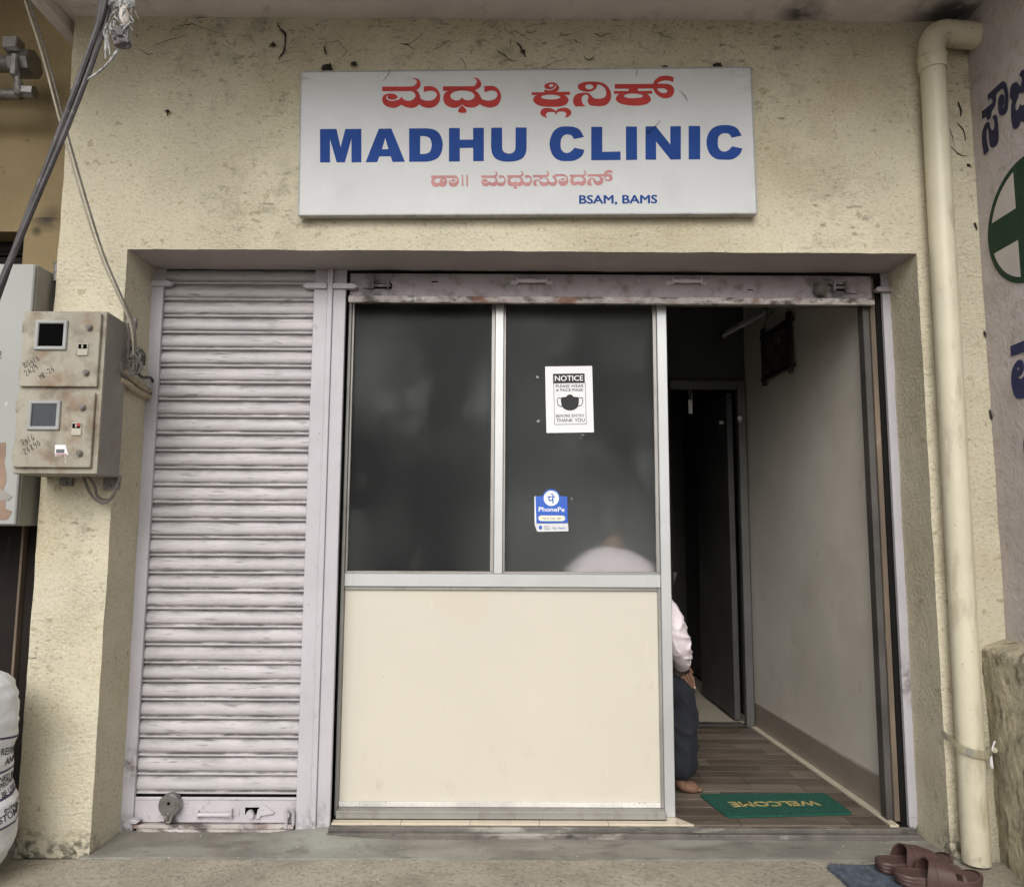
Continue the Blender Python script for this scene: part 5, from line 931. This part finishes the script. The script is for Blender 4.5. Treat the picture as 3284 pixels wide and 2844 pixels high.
b = B(); b.cyl((2.945,1.95,1.90),(2.925,1.95,1.90),.010,10).cyl((2.925,1.95,1.90),(2.922,1.95,1.90),.016,10); part('knob', b, 'tube_white', dl)
ln = thing('hanging_latch', (2.69, 1.78, 1.93), 'bright metal latch plate hanging under the back door head', 'latch')
b = B(); b.box(2.676, 2.702, 1.765, 1.772, 1.930, 2.02, .002); part('plate', b, 'tube_white', ln)
b = B(); b.tube([(2.685,1.768,2.09),(2.683,1.766,2.05),(2.69,1.766,2.01)], .004, 6, 4); b.tube([(2.695,1.768,2.09),(2.699,1.766,2.05),(2.692,1.766,2.01)], .004, 6, 4); part('hook', b, 'steel', ln)
kn = thing('door_catch', (2.99, 1.745, 1.88), 'small white catch on the right post of the back door frame', 'catch')
b = B(); b.cyl((2.99,1.752,1.898),(2.99,1.735,1.898),.014,12).box(2.985,2.995,1.737,1.751,1.875,1.888,.002); part('knob', b, 'tube_white', kn)
pc = thing('framed_picture', (WX(1.2)-.02, 1.2, 2.05), 'small dark framed picture hanging high on the hallway wall', 'picture')
def onwall(y, z, d): return (WX(y)-d, y, z)
def wbox(y0, y1, z0, z1, d0, d1): 
    b = B(); b.prism([(y0,z0),(y1,z0),(y1,z1),(y0,z1)], lambda a, c, d: onwall(a, c, d), d0, d1, bev=.002); return b
for y0, y1, z0, z1, e in ((1.02,1.46,2.325,2.348,.0),(1.02,1.46,2.075,2.098,.0),(1.045,1.068,2.045,2.385,.004),(1.412,1.435,2.045,2.385,.004)):
    part('frame_bar', wbox(y0, y1, z0, z1, .006+e, .030+e), 'picture_frame', pc)
part('print', wbox(1.069, 1.411, 2.099, 2.324, .008, .014), 'picture_print', pc)
b = B(); b.tube([onwall(1.06,2.38,.02), onwall(1.10,2.43,.015), onwall(1.15,2.46,.01)], .003, 6, 4); b.tube([onwall(1.42,2.38,.02), onwall(1.38,2.43,.015), onwall(1.33,2.46,.01)], .003, 6, 4); part('string', b, 'cable_black', pc)
tl = thing('tube_light', (3.0, 1.5, 2.45), 'unlit tube light fixture mounted at a slant in the hallway corner', 'light')
b = B(); b.tube([(3.05,1.28,2.47),(2.905,1.74,2.435)], .018, 8, 0); part('batten', b, 'tube_white', tl)
b = B(); b.tube([(3.02,1.29,2.445),(2.89,1.70,2.415)], .011, 10, 0); part('tube', b, 'tube_white', tl)
b = B(); b.box(2.885,2.915,1.70,1.745,2.40,2.45,.004).box(3.02,3.055,1.272,1.30,2.425,2.485,.004); part('tube_holder', b, 'old_steel', tl)
bs = thing('wash_basin', (2.68, 2.9, .75), 'dim white wash basin with tap at the end of the passage', 'basin')
b = B()
prof = [(.05,.72),(.16,.78),(.19,.86),(.19,.88),(.165,.875),(.12,.81),(.02,.80)]
for i in range(len(prof)-1):
    for k in range(20):
        a0, a1 = 2*math.pi*k/20, 2*math.pi*(k+1)/20; (r0, z0), (r1, z1) = prof[i], prof[i+1]
        b.raw([(2.66+r0*math.cos(a0), 3.0+r0*math.sin(a0), z0),(2.66+r0*math.cos(a1), 3.0+r0*math.sin(a1), z0),(2.66+r1*math.cos(a1), 3.0+r1*math.sin(a1), z1),(2.66+r1*math.cos(a0), 3.0+r1*math.sin(a0), z1)], [(0,1,2,3)])
bmesh.ops.remove_doubles(b.bm, verts=b.bm.verts, dist=1e-5); part('bowl', b, 'ceramic', bs)
b = B(); b.cyl((2.66,3.02,.03),(2.66,3.02,.75),.055,14); part('pedestal', b, 'ceramic', bs)
b = B(); b.tube([(2.66,3.14,.88),(2.66,3.14,.99),(2.66,3.10,1.02),(2.66,3.04,1.0)], .012, 8, 4).box(2.63,2.69,3.13,3.15,.99,1.005,.003); part('tap', b, 'steel', bs)
# ------------------------------------------------------------------ welcome mat
MQ = [(2.452,.283),(2.985,.325),(2.968,.572),(2.398,.553)]
mt_ = thing('welcome_mat', (2.70, .43, .03), 'green welcome mat with gold lettering on the plank floor', 'mat')
def mq(u, v):
    a = Vector(MQ[0])*(1-u)+Vector(MQ[1])*u; c = Vector(MQ[3])*(1-u)+Vector(MQ[2])*u; return a*(1-v)+c*v
rc = []
for cu, cv, a0 in ((.96,.08,-90),(.96,.92,0),(.04,.92,90),(.04,.08,180)):
    for k in range(5):
        a = math.radians(a0+k*22.5); rc.append((cu+.04*math.cos(a), cv+.08*math.sin(a)))
b = B(); b.prism(rc, lambda a, c, d: (*mq(a, c), d), .0308, .0385, bev=.0012); part('pile', b, 'mat_green', mt_)
vs, fs = text_geo('WELCOME', 1, .02, extrude=.0006); x0 = min(q.x for q in vs); x1 = max(q.x for q in vs)
part('lettering', geo_b(vs, fs, lambda q: (*mq(.84-(q.x-x0)/(x1-x0)*.70, .60-q.y*.30), .0389+q.z)), 'mat_gold', mt_)
# ------------------------------------------------------------------ seated person and stool
sl = thing('stool', (1.95, .61, .03), 'small red plastic stool under the seated person', 'stool')
b = B(); b.box(1.78, 2.10, .44, .78, .415, .445, .012, seg=2); part('seat', b, 'plastic_red', sl)
for sx, sy in ((1.80,.46),(2.08,.46),(1.80,.76),(2.08,.76)):
    b = B(); b.tube([(sx,sy,.42),(sx+(sx-1.94)*.15,sy+(sy-.61)*.15,.031)], [.022,.016], 8, 0); part('leg', b, 'plastic_red', sl)
ps = thing('person', (2.05, .6, .03), 'seated person in pale pink shirt and dark trousers behind the partition, barefoot', 'person')
body = [(1.96,.60,.56,.12),(1.98,.58,.72,.13,.115),(2.00,.55,.88,.14,.11),(2.01,.53,.99,.12,.085),(2.02,.54,1.075,.05),(2.03,.57,1.14,.05),(2.035,.61,1.20,.075,.07),(2.035,.625,1.28,.088,.078),(2.035,.625,1.35,.06,.055),
  (2.15,.465,.985,.055),(2.305,.445,.685,.040),(2.335,.585,.592,.027),(2.348,.592,.560,.030),
  (1.87,.51,.985,.055),(1.82,.62,.72,.040),(2.00,.72,.61,.027),(2.03,.74,.595,.030),
  (1.98,.51,.52,.09),(2.335,.60,.475,.060),(2.325,.595,.13,.036),(2.325,.592,.065,.034,.03),(2.385,.60,.052,.036,.022),(2.412,.604,.046,.022,.016),
  (1.98,.69,.52,.09),(2.33,.78,.475,.060),(2.315,.78,.13,.036),(2.315,.78,.065,.034,.03),(2.375,.785,.052,.036,.022),(2.402,.79,.046,.022,.016)]
ed = [(0,1),(1,2),(2,3),(3,4),(4,5),(5,6),(6,7),(7,8),(3,9),(9,10),(10,11),(11,12),(3,13),(13,14),(14,15),(15,16),(0,17),(17,18),(18,19),(19,20),(20,21),(21,22),(0,23),(23,24),(24,25),(25,26),(26,27),(27,28)]
vs, fs = skin_geo(body, ed, 2); b = B(); b.raw(vs, fs)
def fingers(b, k, d, s, up, lens, r):
    d, s, up = Vector(d).normalized(), Vector(s).normalized(), Vector(up).normalized()
    for i, L in enumerate(lens):
        o = Vector(k)+s*(i-1.5)*.0175; a = o-d*.015; c = o+d*L*.45+up*.006; e = o+d*L*.8+up*.0; t = o+d*L-up*.006
        v2, f2_ = skin_geo([(*a, r), (*c, r*.95), (*e, r*.85), (*t, r*.7)], [(0,1),(1,2),(2,3)], 2); b.raw(v2, f2_)
        if i < 3: NAILS.append((t+up*.003-d*.004, d))
    th = Vector(k)-d*.035+s*(-.030); v2, f2_ = skin_geo([(*(th+s*.02-d*.012), r*1.1), (*(th+d*.012-s*.008), r), (*(th+d*.036-s*.012), r*.8)], [(0,1),(1,2)], 2); b.raw(v2, f2_)
NAILS = []
fingers(b, (2.362,.598,.534), (.34,.05,-.94), (-.80,-.45,-.25), (.85,-.5,.3), (.062,.072,.068,.052), .0088)
n_keep = list(NAILS)
fingers(b, (2.05,.75,.588), (.8,.4,-.2), (-.4,.8,0), (.7,0,.7), (.052,.062,.066,.058), .0088)
for i in range(5):   # toes of the near foot
    b.sph((2.418-.006*abs(i-1.0), .586+i*.011, .042), .0085, (1.4,.8,.9), 8); b.sph((2.408-.006*abs(i-1.0), .765+i*.011, .042), .0085, (1.4,.8,.9), 8)
b.tube([(2.07,.695,1.30),(2.083,.722,1.262),(2.073,.705,1.25)], [.010,.014,.010], 8, 3)
b.sph((2.07,.692,1.222), .02, (1.1,.6,.45), 10)
for sy in (-1, 1): b.sph((2.035+sy*.078,.622-sy*.030,1.275), .026, (.35,.7,1.2), 10)
part('body', b, 'skin', ps, sharp=80)
b = B()
for t, d in n_keep: b.sph(t+Vector((.004,-.004,0)), .0058, (.8,.8,1.2), 8)
parts('nail', b, 'nail', ps)
b = B()
for sy in (-1, 1): b.sph((2.065+sy*.028,.692-sy*.010,1.292), .012, (1.1,.6,.7), 10)
parts('eye', b, 'eye_white', ps)
b = B(); b.sph((2.027,.605,1.325), .097, (.92,.98,.80), 18, jit=.15); b.sph((2.018,.582,1.235), .082, (1.0,.85,1.25), 16, jit=.15); part('hair', b, 'hair', ps)
shirt = [(1.965,.60,.50,.15,.13),(1.97,.59,.62,.155,.13),(1.985,.57,.78,.165,.125),(2.00,.54,.92,.175,.12),(2.01,.525,1.015,.13,.105),(2.02,.54,1.125,.078,.07),
  (2.15,.455,.985,.078),(2.21,.435,.86,.076),(2.272,.435,.745,.072),(2.300,.445,.675,.058),(2.325,.52,.632,.048),(2.337,.563,.606,.038),
  (1.87,.495,.985,.078),(1.835,.55,.85,.072),(1.82,.62,.72,.060),(1.92,.68,.66,.046),(1.985,.715,.622,.038)]
ed = [(0,1),(1,2),(2,3),(3,4),(4,5),(4,6),(6,7),(7,8),(8,9),(9,10),(10,11),(4,12),(12,13),(13,14),(14,15),(15,16)]
vs, fs = skin_geo(shirt, ed, 4)
for v in vs:
    q = Vector((v.x*16+v.z*20, v.y*14, v.z*15-v.x*8)); rd = (1-abs(noise.noise(q))*2.2)
    v += noise.noise_vector(v*9)*.012+(v-Vector((2.05,.6,v.z))).normalized()*.011*max(0, rd)**2
b = B(); b.raw(vs, fs); part('shirt', b, 'shirt', ps, sharp=60)
b = B(); b.tube([(2.336,.548,.616),(2.338,.575,.600)], [.040,.041], 16, 0); part('cuff', b, 'shirt', ps)
tr = [(1.96,.60,.53,.13,.15),(1.98,.50,.515,.105),(2.16,.55,.505,.100),(2.325,.600,.480,.086),(2.338,.602,.40,.076),(2.330,.600,.28,.079),(2.320,.598,.17,.082),(2.314,.597,.085,.087),
  (1.98,.70,.515,.105),(2.16,.74,.505,.100),(2.315,.78,.480,.086),(2.325,.78,.40,.076),(2.32,.78,.28,.079),(2.31,.78,.17,.082),(2.304,.78,.085,.087)]
ed = [(0,1),(1,2),(2,3),(3,4),(4,5),(5,6),(6,7),(0,8),(8,9),(9,10),(10,11),(11,12),(12,13),(13,14)]
vs, fs = skin_geo(tr, ed, 4)
for v in vs:
    a = math.atan2(v.y-.6, v.x-2.33); v += noise.noise_vector(Vector((v.x*14, v.y*14, v.z*5)))*.010+Vector((math.cos(a), math.sin(a), 0))*.010*max(0, 1-2.4*abs(noise.noise(Vector((v.x*12+v.z*9, v.y*12, v.z*7-v.x*6)))))**2
    if v.z < .48: v.x += .006*math.cos(a*5+v.z*3)
b = B(); b.raw(vs, fs); part('trousers', b, 'trousers', ps, sharp=60)
# ------------------------------------------------------------------ slippers
def slipper(cx, cy, ang, label, flip):
    t = thing('slipper', (cx, cy, .004), label, 'slipper', 'brown slippers on the porch')
    ca, sa = math.cos(ang), math.sin(ang)
    def w(x, y, z): y *= flip; return (cx+x*ca-y*sa, cy+x*sa+y*ca, .004+z)
    out = [(-.138,-.008),(-.130,-.030),(-.105,-.041),(-.06,-.042),(0,-.040),(.05,-.047),(.10,-.048),(.128,-.036),(.143,-.008),(.140,.022),(.118,.042),(.08,.049),(.03,.044),(-.02,.038),(-.07,.039),(-.11,.036),(-.132,.018)]
    out = [(p.x, p.y) for p in crom([(a, c, 0) for a, c in out], 3, True)]; n = len(out)
    lift = lambda x: .012*max(0, (x-.09)/.05)**2+.004*max(0, (-x-.1)/.04)
    b = B(); rings = []
    for z, s in ((0,.93),(.004,.985),(.012,1.0),(.0135,.985),(.015,1.0),(.023,1.01),(.0245,.995),(.026,1.012),(.033,1.0),(.0355,.972),(.034,.93)):
        rings.append([b.bm.verts.new(w(x*s, y*s, z*(1.0 if x > .02 else 1.0+.12*min(1, (.02-x)/.1))+lift(x))) for x, y in out])
    for i in range(len(rings)-1):
        for k in range(n): b.bm.faces.new((rings[i][k], rings[i][(k+1) % n], rings[i+1][(k+1) % n], rings[i+1][k]))
    b.bm.faces.new(rings[0][::-1]); part('sole', b, 'rubber', t, sharp=50)
    b = B(); rr = []
    for s, dz in ((.930,.034),(.80,.0325),(.55,.0315),(.25,.0312)):
        rr.append([b.bm.verts.new(w(x*s, y*s, (dz+.0002)*(1.0 if x*s > .02 else 1.0+.12*min(1, (.02-x*s)/.1))+lift(x*s))) for x, y in out])
    for i in range(len(rr)-1):
        for k in range(n): b.bm.faces.new((rr[i][k], rr[i][(k+1) % n], rr[i+1][(k+1) % n], rr[i+1][k]))
    b.bm.faces.new(rr[-1]); part('footbed', b, 'rubber_inner', t, sharp=50)
    def band(name, x0, x1, h0, h1, e0=0.0, th=.0045, grow=0.0, hole=None):
        b = B(); nu, nv = 26, 10; P = {}
        for lay in (0, 1):
            for i in range(nu+1):
                for j in range(nv+1):
                    s = j/nv; a = math.pi*i/nu; cs_, sn = math.cos(a), math.sin(a)
                    x = x0+(x1-x0)*s+e0*(sn**2)*(1-s)
                    hw = .0455+.004*s+grow; h = h0+(h1-h0)*s+grow; o = th*lay
                    yy_ = math.copysign(abs(cs_)**.75, cs_)*(hw+o); zz = .012+(abs(sn)**.8)*(h+o)
                    P[lay, i, j] = b.bm.verts.new(w(x, yy_, zz))
        for i in range(nu):
            for j in range(nv):
                if hole and hole(i/nu, j/nv): continue
                b.bm.faces.new((P[0,i,j], P[0,i,j+1], P[0,i+1,j+1], P[0,i+1,j])); b.bm.faces.new((P[1,i,j], P[1,i+1,j], P[1,i+1,j+1], P[1,i,j+1]))
        for i in range(nu):
            b.bm.faces.new((P[0,i,0], P[0,i+1,0], P[1,i+1,0], P[1,i,0])); b.bm.faces.new((P[0,i,nv], P[1,i,nv], P[1,i+1,nv], P[0,i+1,nv]))
        part(name, b, 'rubber', t, sharp=60)
    hl = lambda u, s: (.62 < s < .82 and (.10 < u < .24 or .74 < u < .90))
    band('strap', -.055, .075, .072, .046, .022, hole=hl)
    band('strap_tab', -.018, .040, .066, .055, .0, th=.002, grow=.0052)
    return t
slipper(2.995, -.125, math.radians(6), 'brown rubber slipper farther from the camera, nearer the doorway', 1)
slipper(3.015, -.245, math.radians(-4), 'brown rubber slipper nearer the camera, cut off by the photo edge', -1)
# ------------------------------------------------------------------ woven sack
SX, SY = -.36, -.27
PRF = [(.0,.125),(.03,.165),(.07,.183),(.12,.203),(.17,.210),(.215,.209),(.25,.203),(.29,.188),(.33,.179),(.38,.179),(.43,.181),(.48,.188),(.55,.188),(.61,.182),(.65,.172),(.678,.150),(.690,.10)]
def sr(z):
    for i in range(len(PRF)-1):
        if PRF[i][0] <= z <= PRF[i+1][0]:
            f = (z-PRF[i][0])/(PRF[i+1][0]-PRF[i][0]); f = f*f*(3-2*f); return (PRF[i][1]*(1-f)+PRF[i+1][1]*f)
    return .1
def S(th, z, off=0.0):
    p = Vector((math.cos(th), math.sin(th), z*4)); wr = 1.03+.04*noise.noise(p*1.6)+.03*noise.noise(Vector((math.cos(th)*3, math.sin(th)*3, z*22)))+.022*max(0, 1-3*abs(noise.noise(Vector((math.cos(th)*2.5+z*6, math.sin(th)*2.5, z*13)))))
    r = sr(z)*wr+off; return Vector((SX+r*math.cos(th), SY+r*math.sin(th)*.98, .004+z))
sk = thing('woven_sack', (SX, SY, .004), 'bulging white woven sack with dark printed lines at the left edge', 'sack')
b = B(); nz, na = 90, 96
rings = [[b.bm.verts.new(S(2*math.pi*k/na, .69*j/nz)) for k in range(na)] for j in range(nz+1)]
for j in range(nz):
    for k in range(na): b.bm.faces.new((rings[j][k], rings[j][(k+1) % na], rings[j+1][(k+1) % na], rings[j+1][k]))
b.bm.faces.new(rings[0][::-1]); b.bm.faces.new(rings[-1])
part('cloth', b, 'sack', sk, sharp=70)
b = B()
for k in range(40):
    a = random.uniform(-2.6, .9); b.tube([S(a, .687, -.03), S(a+.05, .688, -.02)+Vector((0,0,.010)), S(a+.1, .687, -.01)+Vector((0,0,random.uniform(0,.018)))], [.012,.010,.004], 6, 3)
part('gathered_top', b, 'sack', sk)
b = B()
for z, sl_ in ((.488,-.03),(.364,.004),(.272,.024),(.188,.012)):
    P = [S(math.radians(a), z+sl_*(a+20)/60, .0012) for a in range(-150, 60, 4)]
    vs = []; fs = []
    for i, a in enumerate(range(-150, 60, 4)):
        zz = z+sl_*(a+20)/60; vs += [S(math.radians(a), zz-.0035, .0014), S(math.radians(a), zz+.0035, .0014)]
    for i in range(len(vs)//2-1): fs.append((2*i, 2*i+2, 2*i+3, 2*i+1))
    b.raw(vs, fs)
parts('printed_line', b, 'sack_ink', sk)
for body, z, th0, size, bd in (('REFINED W', .424, -5, .032, .008), ('AND-S', .386, 2, .032, .008), ('FINED W', .334, -10, .028, .0), ('MPROVERS', .306, -10, .028, .0), ('O BE USED F', .279, -11, .026, .0), ('e-mail : s', .234, -4, .030, .004), ('STOMER C', .208, -11, .031, .008)):
    vs, fs = text_geo(body, size, bd, extrude=.0003)
    part('lettering', geo_b(vs, fs, lambda q: S(math.radians(th0)+q.x/.195, z+q.y+(q.x*.12 if z < .33 else -q.x*.12 if z > .4 else 0), .0016+q.z)), 'sack_black', sk)

# ------------------------------------------------------------------ grit and litter on the porch
b = B()
for k in range(420):
    x = random.uniform(-.2, 3.3); y = -.02-abs(random.gauss(0, .16)) if k % 3 else random.uniform(0, .2)
    if y < -.9: continue
    z = fz(x, y) if y < -.03 else fz2(x, y); r = random.choice((.0012,.0016,.002,.0028)); mi = 0 if random.random() < .55 else (1 if random.random() < .6 else 2)
    c = Vector((x, y, z+r*.4)); vs = [c+Vector((math.cos(a)*r*random.uniform(.7,1.4), math.sin(a)*r*random.uniform(.7,1.4), random.uniform(-.3,.1)*r)) for a in (0,1.3,2.5,3.8,5.0)]+[c+Vector((0,0,r*.7))]
    b.raw(vs, [(0,1,5),(1,2,5),(2,3,5),(3,4,5),(4,0,5)], mi)
solo('porch_grit', b, ['grit_dark', 'grit_pale', 'grit_brown'], 'fine grit and crumbs scattered over the concrete porch', 'grit', kind='stuff', sharp=20)
